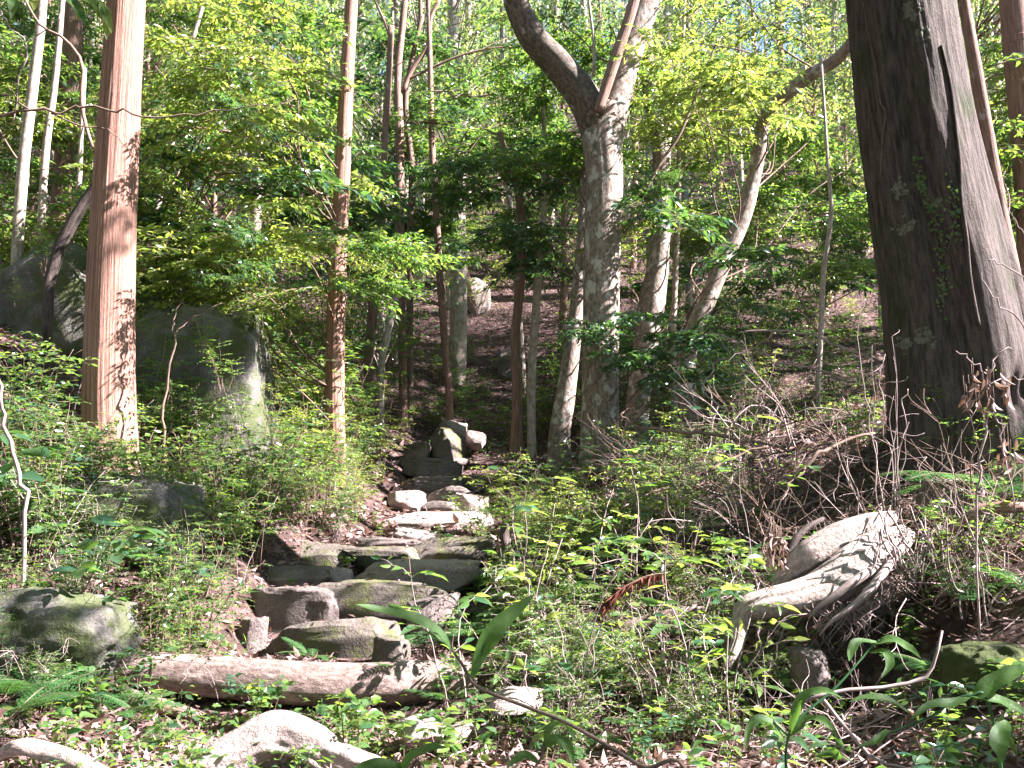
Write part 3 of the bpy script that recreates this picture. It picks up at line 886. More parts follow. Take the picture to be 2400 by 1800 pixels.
trunk_tree('thin10', [(1578, 800, 16.2, 14), (1583, 650, 16.2, 14), (1590, 480, 16.2, 13), (1592, 330, 16.2, 11), (1600, 120, 16.2, 9)], 'bark_pale',
           'very thin upright pale stem right of the forked tree', 10, name='slender_tree', top=3)
trunk_tree('lean11', [(1612, 830, 14.8, 40), (1660, 700, 14.8, 40), (1705, 590, 14.8, 42), (1745, 500, 14.8, 38), (1775, 380, 14.8, 32), (1795, 270, 14.6, 30), (1850, 215, 14.3, 34), (1900, 175, 14, 32), (1960, 140, 13.7, 30), (2000, 95, 13.4, 26), (2060, 40, 13.2, 22)], 'bark_grey',
           'leaning brown trunk bending right towards the big dark trunk', 24, name='leaning_tree', top=2)
trunk_tree('thin12', [(1920, 1040, 13, 12), (1918, 900, 13, 13), (1925, 760, 13, 14), (1930, 640, 13, 13), (1948, 500, 13, 11), (1940, 380, 13, 8)], 'bark_pale',
           'thin pale sapling in front of the shaded leaf-covered slope', 10, name='sapling', top=1.5)
trunk_tree('right13', [(2400, 780, 10.5, 34), (2375, 640, 10.5, 33), (2350, 520, 10.5, 32), (2318, 340, 10.5, 31), (2290, 180, 10.5, 30), (2258, 0, 10.5, 28)], 'bark_red',
           'slim leaning trunk just right of the big dark trunk', 18, name='slender_tree', top=4)
trunk_tree('right14', [(2425, 700, 12, 75), (2420, 500, 12, 72), (2405, 300, 12, 70), (2385, 100, 12, 66), (2375, 0, 12, 64)], 'bark_red',
           'thick reddish trunk cut by the right edge', 28, name='tree', top=6)
trunk_tree('lf1', [(38, 700, 11.8, 28), (42, 560, 11.8, 27), (55, 380, 11.8, 26), (75, 220, 11.8, 25), (95, 60, 11.8, 23), (100, 0, 11.8, 22)], 'bark_pale',
           'pale trunk nearest the left edge', 16, name='slender_tree', top=4)
trunk_tree('lf2', [(92, 700, 12.3, 18), (96, 540, 12.3, 18), (108, 350, 12.3, 18), (128, 200, 12.3, 16), (142, 50, 12.3, 14), (146, 0, 12.3, 13)], 'bark_pale',
           'thin pale trunk second from the left edge', 14, name='slender_tree', top=4)
trunk_tree('lf3', [(140, 700, 14, 48), (142, 500, 14, 46), (158, 280, 14, 44), (172, 60, 14, 42), (172, 0, 14, 40)], 'bark_red',
           'broad shaded reddish trunk behind the thin pale ones left of the cedar', 22, name='tree', top=5)
trunk_tree('lf4', [(165, 640, 12.8, 13), (172, 500, 12.8, 14), (185, 430, 12.8, 12), (190, 330, 12.8, 11)], 'bark_pale',
           'short thin stem between the broad trunk and the cedar', 10, name='slender_tree', top=1)
trunk_tree('lf5', [(350, 690, 12.5, 16), (358, 560, 12.5, 16), (380, 430, 12.5, 16), (408, 310, 12.5, 14), (440, 140, 12.5, 12), (478, 0, 12.5, 10)], 'bark_pale',
           'thin slanting pale stem in the foliage right of the cedar', 10, name='slender_tree', top=2)
# crooked pole hanging in front of the left stems
trunk_tree('lf6', [(217, 345, 8.0, 8), (200, 290, 8.0, 9), (190, 230, 8.0, 9), (193, 150, 8.0, 8), (150, 90, 8.0, 7), (95, 60, 8.0, 6), (60, 0, 8.0, 5)], 'bark_red',
           'bare pinkish bent branch arching down beside the cedar', 10, name='hanging_branch', base_sink=None)
TREES['lf6']['root']['category'] = 'branch'
b = MB()
c = [P(232, 425, 9.3), P(200, 470, 9.3), P(165, 530, 9.3), P(140, 580, 9.3), P(128, 620, 9.3), P(112, 700, 9.3), P(110, 1000, 9.3)]
tube(b, c, [PX(22, 9.3) / 2, PX(26, 9.3) / 2, PX(30, 9.3) / 2, PX(28, 9.3) / 2, PX(26, 9.3) / 2, PX(26, 9.3) / 2], 14, rough=.1)
tag(link('crooked_stem', b.mesh('crooked_stem', M['bark_dark'])), 'dark crooked stem leaning against the left of the cedar', 'tree')

# the big dark trunk on the right: fluted, two fused stems, buttress on the right
BY = 8.4
bp = [(2275, 1150, 8.4, 385), (2264, 1000, 8.4, 345), (2246, 850, 8.4, 325), (2224, 700, 8.4, 306), (2196, 560, 8.4, 292), (2170, 420, 8.4, 278), (2146, 280, 8.4, 264), (2126, 140, 8.4, 252), (2108, 0, 8.4, 242), (2085, -200, 8.4, 225), (2060, -500, 8.4, 200), (2040, -900, 8.4, 170)]
bc = np.array([P(a, q, Yd) for a, q, Yd, w in bp]); br = np.array([PX(w, Yd) / 2 for a, q, Yd, w in bp])
bc = np.vstack([bc[0] - [0, 0, .7], bc]); br = np.concatenate([[br[0] * 1.12], br])
big = empty('fluted_tree', bc[0])
tag(big, 'massive dark fluted trunk with lichen patches and moss at right', 'tree')
bl = bc - bc[0]
BN = 150
b_c = catmull(bl, BN)
b_s = np.concatenate([[0], np.cumsum(np.linalg.norm(np.diff(b_c, axis=0), axis=1))])
b_r = np.interp(np.linspace(0, 1, BN), np.linspace(0, 1, len(br)), br)
b_T, b_N, b_B = frames(b_c)
def big_k(th, s):
    """fluting of the cross-section; th=0 is +X, -pi/2 faces the viewer"""
    def dip(c0, w, d): 
        a = np.angle(np.exp(1j * (th - c0)))
        return d * np.exp(-(a / w) ** 2)
    low = np.clip(1 - s / 2.2, 0, 1)
    k = 1.0 - dip(-2.05 + .04 * np.sin(s * 1.3), .20, .17 * np.clip((s - .8) / 2.0, .12, 1)) + dip(-1.35, .35, .03)
    k = k - dip(-.55 + .05 * np.sin(s * 2.1), .13, .16 * np.clip(1.3 - abs(s - 2.6) / 2.4, 0, 1))
    k = k + dip(-.1, .3, .12 * np.clip(1 - abs(s - 1.5) / 2.2, 0, 1))
    k = k + .12 * low * low * np.maximum(0, np.cos(3 * th + 1.0)) + .03 * np.cos(5 * th + s * .6)
    k = k - dip(-1.25, .14, .26) * np.exp(-((s - 1.45) / .2) ** 2) - dip(-1.0, .1, .2) * np.exp(-((s - 1.5) / .14) ** 2)
    q = np.stack([np.cos(th) * 2, np.sin(th) * 2, s * .7], -1)
    k = k + .045 * fbm(q, 4, 21) + .022 * fbm(np.stack([np.cos(th) * 15, np.sin(th) * 15, s * 1.6], -1), 3, 22)
    return k
def big_pt(th, s, off=0.0):
    th, s = np.asarray(th, float), np.asarray(s, float)
    f = np.interp(s, b_s, np.arange(BN))
    g = lambda A: np.stack([np.interp(f, np.arange(BN), A[:, j]) for j in range(3)], -1)
    C, N_, B_ = g(b_c), g(b_N), g(b_B)
    R = np.interp(f, np.arange(BN), b_r) * big_k(th, s) + off
    return C + R[..., None] * (np.cos(th)[..., None] * N_ + np.sin(th)[..., None] * B_)
SN = 200
th = np.linspace(0, 2 * math.pi, SN, endpoint=False)
TH, SS = np.meshgrid(th, np.linspace(0, b_s[-1], 320))
V = big_pt(TH.ravel(), SS.ravel())
ii = np.arange(319)[:, None] * SN; jj = np.arange(SN)[None]; jn = (jj + 1) % SN
b = MB()
b.add(V, [np.stack([ii + jj, ii + jn, ii + SN + jn, ii + SN + jj], -1).reshape(-1, 4)], 0,
      np.stack([np.cos(TH) * .5, np.sin(TH) * .5, SS], -1).reshape(-1, 3))
big_trunk = link('trunk', b.mesh('trunk', M['bark_dark']), big)
TREES['big'] = dict(root=big, line=b_c + bc[0], r=b_r, base=bc[0], mat='bark_dark')

def big_at(px, py):
    """surface parameters of the big trunk seen at a photo pixel"""
    A = np.linspace(-math.pi, 0, 90); S_ = np.linspace(.5, b_s[-1] * .8, 240)
    a, s = np.meshgrid(A, S_)
    q = big_pt(a, s) + bc[0]
    x, y = project(q)
    k = np.argmin((x - px) ** 2 + (y - py) ** 2)
    return a.ravel()[k], s.ravel()[k]
m_l, nt, bs = newmat('pale_lichen')
tc = node(nt, 'ShaderNodeTexCoord')
nt.links.new(ramp(nt, noise_node(nt, tc.outputs['Object'], 40, 4), [(.35, (.07, .068, .05)), (.65, (.17, .165, .13))]), bs.inputs['Base Color'])
bs.inputs['Roughness'].default_value = .95
M['lichen'] = m_l
for k, (px, py, w, h) in enumerate([(2125, 800, 34, 20), (2170, 790, 30, 24), (2110, 435, 20, 22), (2125, 535, 28, 18), (2140, 20, 26, 30), (2160, 80, 16, 22), (2200, 480, 18, 12)]):
    a0, s0 = big_at(px, py)
    r0 = np.random.default_rng(k + 50)
    R0 = float(np.interp(s0, b_s, b_r))
    b = MB()
    for blob in range(16):
        n = 22
        ang = np.linspace(0, 6.283, n, endpoint=False)
        rr = 1 + .9 * fbm(np.stack([np.cos(ang) * 2.2, np.sin(ang) * 2.2, np.full(n, k * 3.3 + blob)], -1), 3, 5)
        u, v = r0.normal(0, .42, 2)
        sz = r0.uniform(.12, .42) * (1 if blob else 1.4)
        rings = [big_pt(a0 + (u + np.cos(ang) * rr * f * sz) * PX(w, BY) / R0, s0 + (v + np.sin(ang) * rr * f * sz) * PX(h, BY), off) for f, off in ((.01, .003), (.6, .0025), (1.0, -.003))]
        q = np.arange(n); qn = (q + 1) % n
        b.add(np.vstack(rings), [np.vstack([np.stack([q + r * n, qn + r * n, qn + (r + 1) * n, q + (r + 1) * n], -1) for r in range(2)])])
    link('lichen_patch', b.mesh('lichen_patch', M['lichen']), big_trunk)
# ivy on the trunk
def ivy(label, path, n, spread, size, seed):
    rs = np.random.default_rng(seed)
    pr = np.array([big_at(*p) for p in path])
    u = np.linspace(0, 1, 30)
    A = np.interp(u, np.linspace(0, 1, len(pr)), pr[:, 0]); S_ = np.interp(u, np.linspace(0, 1, len(pr)), pr[:, 1])
    e = empty('climbing_vine', bc[0]); tag(e, label, 'vine')
    b = MB(); tube(b, big_pt(A, S_, .006), [.004, .003], 5, 60)
    link('stem', b.mesh('stem', M['bark_twig']), e)
    t = rs.uniform(0, 1, n)
    a = np.interp(t, u, A) + rs.normal(0, spread, n); s = np.interp(t, u, S_) + rs.normal(0, .05, n)
    p = big_pt(a, s, .018)
    nn = nrm(big_pt(a, s, .1) - big_pt(a, s, 0)) + rs.normal(0, .2, (n, 3))
    d = np.cross(nn, rs.normal(0, 1, (n, 3))) + np.array([0, 0, -.6])
    b = MB(); leaves(b, p, d, nn, size * rs.uniform(.6, 1.2, n), size * .8 * rs.uniform(.7, 1.1, n), 0)
    tag(link('foliage', b.mesh('foliage', M['leaf_mid']), e), kind='stuff')
ivy('small-leaved green creeper climbing the front of the big dark trunk', [(2215, 740), (2210, 660), (2205, 560), (2190, 500), (2165, 440), (2150, 380)], 170, .05, .035, 1)
ivy('small creeper tuft beside the sunlit edge of the big dark trunk', [(2225, 580), (2235, 520), (2240, 480), (2225, 430)], 60, .05, .034, 2)
for nm, path, r in (('thin bare vine hanging down the left groove of the big dark trunk', [(2020, 0), (2040, 90), (2055, 170), (2062, 240), (2075, 265), (2070, 330), (2062, 420)], .006),
                    ('dark vine root forking down the sunlit side of the big dark trunk', [(2205, 110), (2225, 200), (2240, 300), (2248, 380), (2252, 470), (2262, 560), (2275, 660), (2290, 760)], .018)):
    pr = np.array([big_at(*p) for p in path])
    b = MB(); tube(b, big_pt(pr[:, 0], pr[:, 1], r * .6), [r * .6, r, r], 8, 60, rough=.2)
    o = link('vine', b.mesh('vine', M['bark_twig'] if r < .01 else M['bark_dark']), None, bc[0]); tag(o, nm, 'vine')

# ------------------------------------------------------------------ boughs hung in the trees
KEEP_CLEAR = [(730, 860, 360, 570, 12.3), (720, 900, 0, 400, 12.4), (730, 860, 680, 1000, 12.4), (1330, 1560, 100, 420, 14.4), (1420, 1600, -50, 200, 14.4), (1340, 1490, 420, 720, 14.3), (170, 420, 0, 1000, 9.0)]
def add_boughs(key, region, Yr, n, kind, scale=(.8, 1.2), seed=0, pitch=(-.25, .35), connect=True):
    """n leafy boughs of one tree within a photo region and a range of distance"""
    rs = np.random.default_rng(seed + 1000)
    T = TREES[key]
    x0, y0, x1, y1 = region
    for k in range(n):
        px, py, Yd = rs.uniform(x0, x1), rs.uniform(y0, y1), rs.uniform(*Yr)
        q = P(px, py, Yd)
        if q[2] < G(q[0], q[1]) + .5: continue
        if any(a0 < px < a1 and c0 < py < c1 and Yd < ym for a0, a1, c0, c1, ym in KEEP_CLEAR): continue
        s = rs.uniform(*scale)
        if blocks_sun(q, .25 * s): continue
        ln = T['line']
        dh = np.linalg.norm(ln[:, :2] - q[:2], axis=1)
        j = np.argmin(np.abs(ln[:, 2] - (q[2] - .15 - .55 * dh)) + .25 * dh)
        a = ln[j]
        dv = q - a
        az = math.atan2(dv[1], dv[0]) + rs.normal(0, .5) if np.linalg.norm(dv[:2]) > .3 else rs.uniform(0, 6.28)
        st = q - np.array([math.cos(az), math.sin(az), 0]) * .65 * s
        me = BG[kind][int(rs.integers(len(BG[kind])))]
        link('bough', me, T['root'], st - T['base'], (rs.uniform(-.3, .3), -rs.uniform(*pitch), az), s)
        if connect and k % 3 == 0 and np.linalg.norm(st - a) > .25:
            b = MB()
            dl_ = np.linalg.norm(st - a)
            m1 = a * .7 + st * .3 + np.array([0, 0, -.06 * dl_]) + rs.normal(0, .05 * dl_, 3)
            m2 = a * .35 + st * .65 + np.array([0, 0, .04 * dl_]) + rs.normal(0, .05 * dl_, 3)
            tube(b, np.array([a, m1, m2, st]) - T['base'], [.016, .012, .009, .007], 5, 14)
            link('branch', b.mesh('branch', M['bark_twig']), T['root'])

add_boughs('lf5', (330, 250, 760, 640), (11.4, 13.8), 26, 'gloss', seed=1)
add_boughs('lf5', (330, 250, 760, 640), (10.8, 13), 16, 'yellow', seed=41)
add_boughs('lf5', (330, 0, 780, 260), (11, 14), 37, 'mid', seed=2)
add_boughs('red2', (420, 60, 800, 300), (9.6, 11.5), 26, 'yellow', seed=3, scale=(.7, 1.0))
add_boughs('red2', (740, 400, 860, 620), (11, 12.5), 12, 'yellow', seed=4, scale=(.6, .8))
add_boughs('red2', (800, 560, 1020, 680), (10.8, 11.8), 15, 'mid', seed=5, scale=(.7, .9), pitch=(-.3, .1))
add_boughs('red2', (330, 560, 700, 720), (10.8, 12.5), 24, 'yellow', seed=6, scale=(.6, .9))
add_boughs('lf3', (0, 0, 240, 450), (13, 16), 34, 'mid', seed=7)
add_boughs('lf1', (0, 150, 220, 640), (12, 15), 24, 'yellow', seed=8, scale=(.7, 1))
add_boughs('pairA', (820, 60, 1000, 560), (16, 19), 27, 'gloss', seed=9)
add_boughs('red4', (980, 40, 1240, 420), (16, 19), 41, 'mid', seed=10)
add_boughs('stub3', (780, 380, 900, 650), (14, 17), 12, 'gloss', seed=11)
add_boughs('red5', (1040, 240, 1260, 480), (15, 18), 20, 'gloss', seed=12, scale=(.7, 1))
add_boughs('fork', (1180, 60, 1420, 420), (14.3, 16.5), 31, 'mid', seed=13, scale=(.7, 1.1))
add_boughs('fork', (1200, 330, 1400, 700), (14.6, 17), 26, 'gloss', seed=14, scale=(.6, .9))
add_boughs('fork', (1300, 0, 1560, 200), (13.4, 16), 17, 'mid', seed=15)
add_boughs('back9', (1480, 100, 1760, 560), (13.5, 17), 54, 'yellow', seed=16)
add_boughs('back9', (1500, 380, 1760, 720), (13.5, 16), 24, 'gloss', seed=17)
add_boughs('lean11', (1600, -30, 2000, 300), (11.5, 15), 70, 'yellow', seed=18)
add_boughs('lean11', (1680, 300, 2030, 560), (14, 18), 34, 'mid', seed=19)
add_boughs('lean11', (1600, 430, 2040, 620), (15, 19), 26, 'mid', seed=31)
add_boughs('thin12', (1780, 520, 2040, 700), (13.2, 16), 9, 'gloss', seed=32, scale=(.5, .8))
add_boughs('back9', (1440, 560, 1760, 800), (14.5, 17), 16, 'gloss', seed=33, scale=(.6, .9))
add_boughs('red5', (1040, 430, 1280, 640), (16.5, 19), 12, 'mid', seed=34, scale=(.6, 1))
add_boughs('stem7', (1290, 720, 1640, 880), (12.2, 13.6), 22, 'gloss', seed=20, scale=(.6, .85), pitch=(-.3, .1))
add_boughs('right13', (2260, 60, 2440, 700), (11.5, 15), 31, 'mid', seed=21)
add_boughs('right14', (2240, 0, 2440, 420), (12.5, 16), 24, 'yellow', seed=22)
for q_, n_ in (((262, 375, 8.6), 3), ((262, 470, 8.6), 2), ((260, 790, 8.6), 3), ((258, 850, 8.6), 1), ((800, 480, 12), 2), ((1415, 520, 14), 3), ((1415, 350, 14), 3)):
    a_ = P(*q_)                                        # sprays that throw leaf shadows on the trunks
    for k in range(n_):
        c_ = a_ + SDIR * random.uniform(1.0, 1.9) + np.array([0, random.uniform(-.15, .15), random.uniform(-.12, .12)])
        key = 'cedar' if q_[0] < 300 else ('red2' if q_[0] < 900 else 'fork')
        link('bough', BG['gloss'][k % 4], TREES[key]['root'], c_ - TREES[key]['base'] - np.array([.2, 0, 0]), (random.uniform(-.4, .4), random.uniform(-.2, .3), random.uniform(-.5, .5)), random.uniform(.3, .45))
add_boughs('thin12', (1880, 480, 2040, 640), (12.5, 14), 8, 'mid', seed=23, scale=(.5, .8))

def place_of(p):
    px, _ = project(np.asarray(p, float))
    for lim, ph in ((190, 'left of the cedar'), (420, 'behind the cedar'), (620, 'above the dark boulder'), (780, 'left of the slender red trunk'), (900, 'behind the slender red trunk'), (1030, 'behind the close-set dark pair'), (1180, 'above the gully'), (1330, 'behind the crooked reddish trunk'),
                    (1480, 'behind the forked tree'), (1640, 'right of the forked tree'), (1800, 'behind the leaning trunk'), (2050, 'beyond the litter slope'), (2300, 'behind the big dark trunk')):
        if px < lim: return ph
    return 'at the right edge'
def depth_of(y):
    return 'lowest' if y < 22 else 'low' if y < 27 else 'midway' if y < 34 else 'high' if y < 44 else 'highest'

# ------------------------------------------------------------------ far woods on the hillside
def far_tree_meshes(seed, H=11.0, r=.11, leafL=.14, mat='leaf_far', n_cl=70, per=75, lean=.4, low=.25):
    rs = np.random.default_rng(seed)
    b = MB()
    t = np.linspace(0, 1, 8)
    c = np.stack([lean * rs.normal() * t + .12 * np.sin(t * 5 + rs.uniform(0, 6)), lean * rs.normal() * t + .12 * np.cos(t * 4), t * H - .4], -1)
    tube(b, c, [r * 1.15, r, r * .25], 9, 30, rough=.08, seed=seed)
    lv = MB()
    pos, dd, nn = [], [], []
    for k in range(n_cl):
        h = rs.uniform(low, 1.02)
        a = rs.uniform(0, 6.283)
        rad = rs.uniform(.3, 1.0) * (1.9 * math.sin(min(1, (h - low + .12) / (1.05 - low)) * 2.6) + .35)
        p0 = np.array([np.interp(min(h, .97) - .04, t, c[:, j]) for j in range(3)])
        p1 = np.array([p0[0] + math.cos(a) * rad, p0[1] + math.sin(a) * rad, h * H + rs.uniform(0, .5)])
        tube(b, [p0, (p0 + p1) / 2 + [0, 0, .15], p1], [.02, .006], 4, 5)
        m = int(per * rs.uniform(.5, 1.3))
        g = rs.normal(0, 1, (m, 3)) * np.array([.36, .36, .2])
        pos.append(p1 + g)
        dd.append(rs.normal(0, 1, (m, 3)) + [0, 0, -.3]); nn.append(rs.normal(0, .7, (m, 3)) + [0, 0, 1])
    pos, dd, nn = map(np.concatenate, (pos, dd, nn))
    L = leafL * rs.uniform(.6, 1.2, len(pos))
    leaves(lv, pos, dd, nn, L, L * .42, 0, curl=.15)
    return b.mesh('trunk', M['bark_red' if seed % 2 else 'bark_pale']), lv.mesh('crown', M[mat])
FAR = [far_tree_meshes(700, 12, .12), far_tree_meshes(701, 9.5, .09, .12), far_tree_meshes(702, 13, .15, .14, 'leaf_far', 80, 70, .3, .35),
       far_tree_meshes(703, 7, .06, .11, 'leaf_yellow', 50, 70, .5, .2), far_tree_meshes(704, 8, .07, .12, 'leaf_gloss', 60, 70, .5, .15)]
rs = np.random.default_rng(5)
spots = []
tries = 0
while len(spots) < 150 and tries < 9000:
    tries += 1
    y = 18.5 + 46 * rs.uniform() ** 1.25
    x = rs.uniform(-.66, .58) * y
    px = 1200 + FPX * x / y
    if y > 33 and (800 < px < 1010 or 1640 < px < 1880) and rs.uniform() < .75: continue
    if y < 27 and 1000 < px < 1320 and rs.uniform() < .8: continue         # the open dark gully
    if y < 26 and 1640 < px < 2060 and rs.uniform() < .85: continue        # the bare litter slope
    far_lit = LITP[LITP[:, 1] > 24]
    gz = G(x, y)
    if any(np.any((np.linalg.norm(w_ - (w_ @ SDIR)[:, None] * SDIR, axis=1) < 2.2) & ((w_ @ SDIR) > 2)) for w_ in (np.array([x, y, gz + h]) - far_lit for h in (3.5, 6, 8.5))): continue
    if all((x - a) ** 2 + (y - c_) ** 2 > (1.2 + .015 * y) ** 2 for a, c_ in spots): spots.append((x, y))
for k, (x, y) in enumerate(spots):
    fk = int(rs.integers(5))
    tm, cm = FAR[fk]
    e = empty('hillside_tree', (x, y, G(x, y)), rs.uniform(0, 6.28), rs.uniform(.75, 1.2))
    tag(e, '%s tree %s on the hillside %s' % (['tall pale-barked', 'middling red-barked', 'thick-stemmed pale', 'small yellow-green', 'small dark glossy-leaved'][fk], depth_of(y), place_of((x, y, 4))), 'tree', 'trees of the wooded hillside behind')
    link('trunk', tm, e); link('crown', cm, e)
# bare straight poles of the hillside
pole = []
for k in range(3):
    b = MB(); r0 = np.random.default_rng(900 + k)
    t = np.linspace(0, 1, 8)
    tube(b, np.stack([np.cumsum(r0.normal(0, .05, 8)), np.cumsum(r0.normal(0, .05, 8)), t * 11 - .3], -1), [.085, .07, .05], 9, 40, rough=.06)
    pole.append(b.mesh('trunk', M[['bark_red', 'bark_pale', 'bark_grey'][k]]))
for k in range(60):
    y = rs.uniform(19, 48); x = rs.uniform(-.6, .6) * y
    o = link('slim_trunk', pole[k % 3], None, (x, y, G(x, y)), (rs.normal(0, .04), rs.normal(0, .04), rs.uniform(0, 6.28)), rs.uniform(.7, 1.5))
    tag(o, 'bare slim %s trunk %s on the hillside %s' % (['reddish', 'pale', 'grey'][k % 3], depth_of(y), place_of((x, y, 4))), 'tree', 'bare slim trunks on the hillside')
for k in range(190):
    y = rs.uniform(17, 40); x = rs.uniform(-.6, .6) * y
    px = 1200 + FPX * x / y
    if y < 26 and (1640 < px < 2060) and rs.uniform() < .75: continue
    if y < 24 and (1000 < px < 1320) and rs.uniform() < .5: continue
    put_shrub(['glossy', 'leafy', 'golden'][k % 3], (x, y, G(x, y)), rs.uniform(1.0, 1.9), '%s shrub %s on the hillside %s' % (['dark glossy', 'plain green', 'yellow-green'][k % 3], depth_of(y), place_of((x, y, 3))), 'shrubs of the hillside understory')

# ------------------------------------------------------------------ undergrowth
def area_shrubs(kind, region, n, s, label, group, seed, Yr=None, name='shrub', cat='shrub'):
    rs = np.random.default_rng(seed + 3000)
    x0, x1, y0, y1 = region                              # photo column range, distance range
    for k in range(n):
        Yd = rs.uniform(y0, y1); px = rs.uniform(x0, x1)
        p = on_ground(px, Yd)
        if -1.05 - (.72 if Yd > 10 else 1.12) < p[0] < -1.05 + (.62 if Yd > 9.5 else 1.0) and 6.6 < Yd < 15.4: continue      # keep the steps clear
        sz = rs.uniform(*s)
        big_ = 'tall' if sz > s[0] + .66 * (s[1] - s[0]) else 'short' if sz < s[0] + .33 * (s[1] - s[0]) else 'middling'
        f = (px - x0) / (x1 - x0); g = (Yd - y0) / (y1 - y0)
        wh = ('front' if g < .33 else 'back' if g > .66 else 'middle') + ' row ' + ('left' if f < .25 else 'centre left' if f < .5 else 'centre right' if f < .75 else 'right')
        put_shrub(kind, p, sz, ' '.join((big_ + ' ' + label).split()[:12]) + ', ' + wh, group, cat, name)

area_shrubs('tiny', (0, 620, 6.5, 8.4), 38, (.45, 1.0), 'small-leaved bush crowding the left bank below the boulders', 'small-leaved bushes of the left bank', 1)
area_shrubs('leafy', (350, 800, 8.2, 11.3), 36, (.6, 1.0), 'leafy green bush on the bank between cedar and steps', 'leafy bushes between cedar and steps', 2)
area_shrubs('tiny', (380, 900, 8.5, 13), 40, (.6, 1.0), 'fine-leaved bush at the left side of the steps', 'fine-leaved bushes left of the steps', 3)
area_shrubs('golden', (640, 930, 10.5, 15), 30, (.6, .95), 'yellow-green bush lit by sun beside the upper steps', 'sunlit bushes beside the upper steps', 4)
area_shrubs('glossy', (0, 230, 6.6, 8), 8, (.4, .6), 'glossy broad-leaved bush at the left edge', 'glossy bushes at the left edge', 5)
area_shrubs('golden', (1090, 1600, 7.6, 12), 13, (.5, .9), 'low yellow-green bush right of the steps', 'yellow-green bushes right of the steps', 6)
area_shrubs('leafy', (1090, 1640, 7.4, 12), 14, (.4, .75), 'low leafy bush right of the steps before the forked tree', 'leafy bushes right of the steps', 26)
area_shrubs('spiny', (1120, 1700, 7.4, 11), 14, (.6, .9), 'twiggy bush between twisted stump and dead twigs', 'twiggy bushes above the stump', 27)
area_shrubs('spiny', (1090, 1780, 5.6, 7.6), 22, (.4, .95), 'twiggy small-leaved bush in the sunlit litter right of the log', 'twiggy bushes in the sunlit foreground', 7)
area_shrubs('tiny', (1250, 2050, 8.0, 13.5), 22, (.5, .9), 'small-leaved bush in front of the shaded slope', 'small-leaved bushes before the shaded slope', 8)
area_shrubs('leafy', (2200, 2420, 6, 9), 6, (.5, .8), 'leafy bush behind the ferns at the right edge', 'leafy bushes at the right edge', 9)
area_shrubs('glossy', (1180, 1500, 12, 13.8), 5, (.4, .6), 'dark glossy bush at the foot of the forked tree', 'glossy bushes at the forked tree', 10)
area_shrubs('leafy', (-100, 900, 12, 17), 40, (1.0, 1.9), 'tall leafy bush on the left slope behind the boulders', 'tall bushes behind the boulders', 11)
area_shrubs('seedling', (100, 2350, 4.4, 7.0), 80, (.6, 1.5), 'small green seedling sprouting from the leaf litter', 'seedlings in the leaf litter', 12, name='seedling', cat='seedling')
area_shrubs('lanky', (1090, 1800, 5.6, 8.8), 26, (.7, 1.4), 'lanky pale green sapling in the sunlit undergrowth right of the steps', 'lanky saplings right of the steps', 36, cat='sapling')
area_shrubs('lanky', (50, 800, 6.8, 10), 16, (.6, 1.1), 'lanky sapling rising from the left bank bushes', 'lanky saplings on the left bank', 37, cat='sapling')
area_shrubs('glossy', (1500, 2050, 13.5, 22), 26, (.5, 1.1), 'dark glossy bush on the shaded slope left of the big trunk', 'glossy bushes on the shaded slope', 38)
area_shrubs('leafy', (1560, 2060, 19, 27), 22, (.6, 1.2), 'leafy bush on the sunlit litter slope', 'leafy bushes on the litter slope', 51)
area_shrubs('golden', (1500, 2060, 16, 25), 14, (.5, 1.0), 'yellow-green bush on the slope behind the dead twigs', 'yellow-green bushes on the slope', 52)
area_shrubs('leafy', (1000, 1700, 16, 22), 30, (.5, 1.1), 'leafy bush in the dark gully behind the forked tree', 'leafy bushes in the gully', 39)
area_shrubs('broad', (1150, 1700, 5.0, 7.0), 12, (.35, .6), 'broad-leaved sprout among the twiggy bushes right of the log', 'broad-leaved sprouts among the bushes', 33, name='sapling', cat='sapling')
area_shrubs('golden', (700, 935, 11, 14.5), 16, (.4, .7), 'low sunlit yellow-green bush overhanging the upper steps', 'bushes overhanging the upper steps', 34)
area_shrubs('tiny', (-60, 150, 5.7, 6.3), 7, (.35, .6), 'low small-leaved bush around the rounded boulder at the left edge', 'bushes around the left boulder', 35)
area_shrubs('broad', (1780, 2400, 3.4, 4.6), 7, (.6, .9), 'broad-leaved sapling in the lower right foreground', 'broad-leaved saplings lower right', 13, name='sapling', cat='sapling')
area_shrubs('broad', (250, 700, 5.4, 6.3), 4, (.35, .5), 'small broad-leaved plant below the fallen log', 'broad-leaved plants below the log', 14, name='sapling', cat='sapling')
put_shrub('broad', on_ground(60, 6.9), 1.35, 'tall broad-leaved sapling at the left edge before the cedar', cat='sapling', name='sapling')
put_shrub('broad', on_ground(210, 6.6), 1.25, 'broad-leaved sapling reaching across the foot of the cedar', cat='sapling', name='sapling')
put_shrub('broad', on_ground(420, 7.2), .9, 'broad-leaved sapling in front of the dark boulder', cat='sapling', name='sapling')

# small plants rooted on the boulders
for k, (px, py, Yd) in enumerate([(330, 800, 9.75), (400, 860, 9.7), (470, 830, 9.85), (520, 920, 9.75), (350, 960, 9.5), (440, 1000, 9.4), (560, 1010, 9.6), (110, 640, 10.3), (40, 720, 9.9), (170, 760, 9.8), (80, 860, 9.6)]):
    put_shrub('tiny', P(px, py, Yd), .34 + .07 * (k % 4), 'small plant clinging to the %s, number %s from its left' % ('dark overhanging boulder' if px > 250 else 'huge mossy boulder', ['one', 'two', 'three', 'four', 'five', 'six', 'seven', 'one', 'two', 'three', 'four'][k]), 'plants on the boulders', 'plant', 'rock_plant')
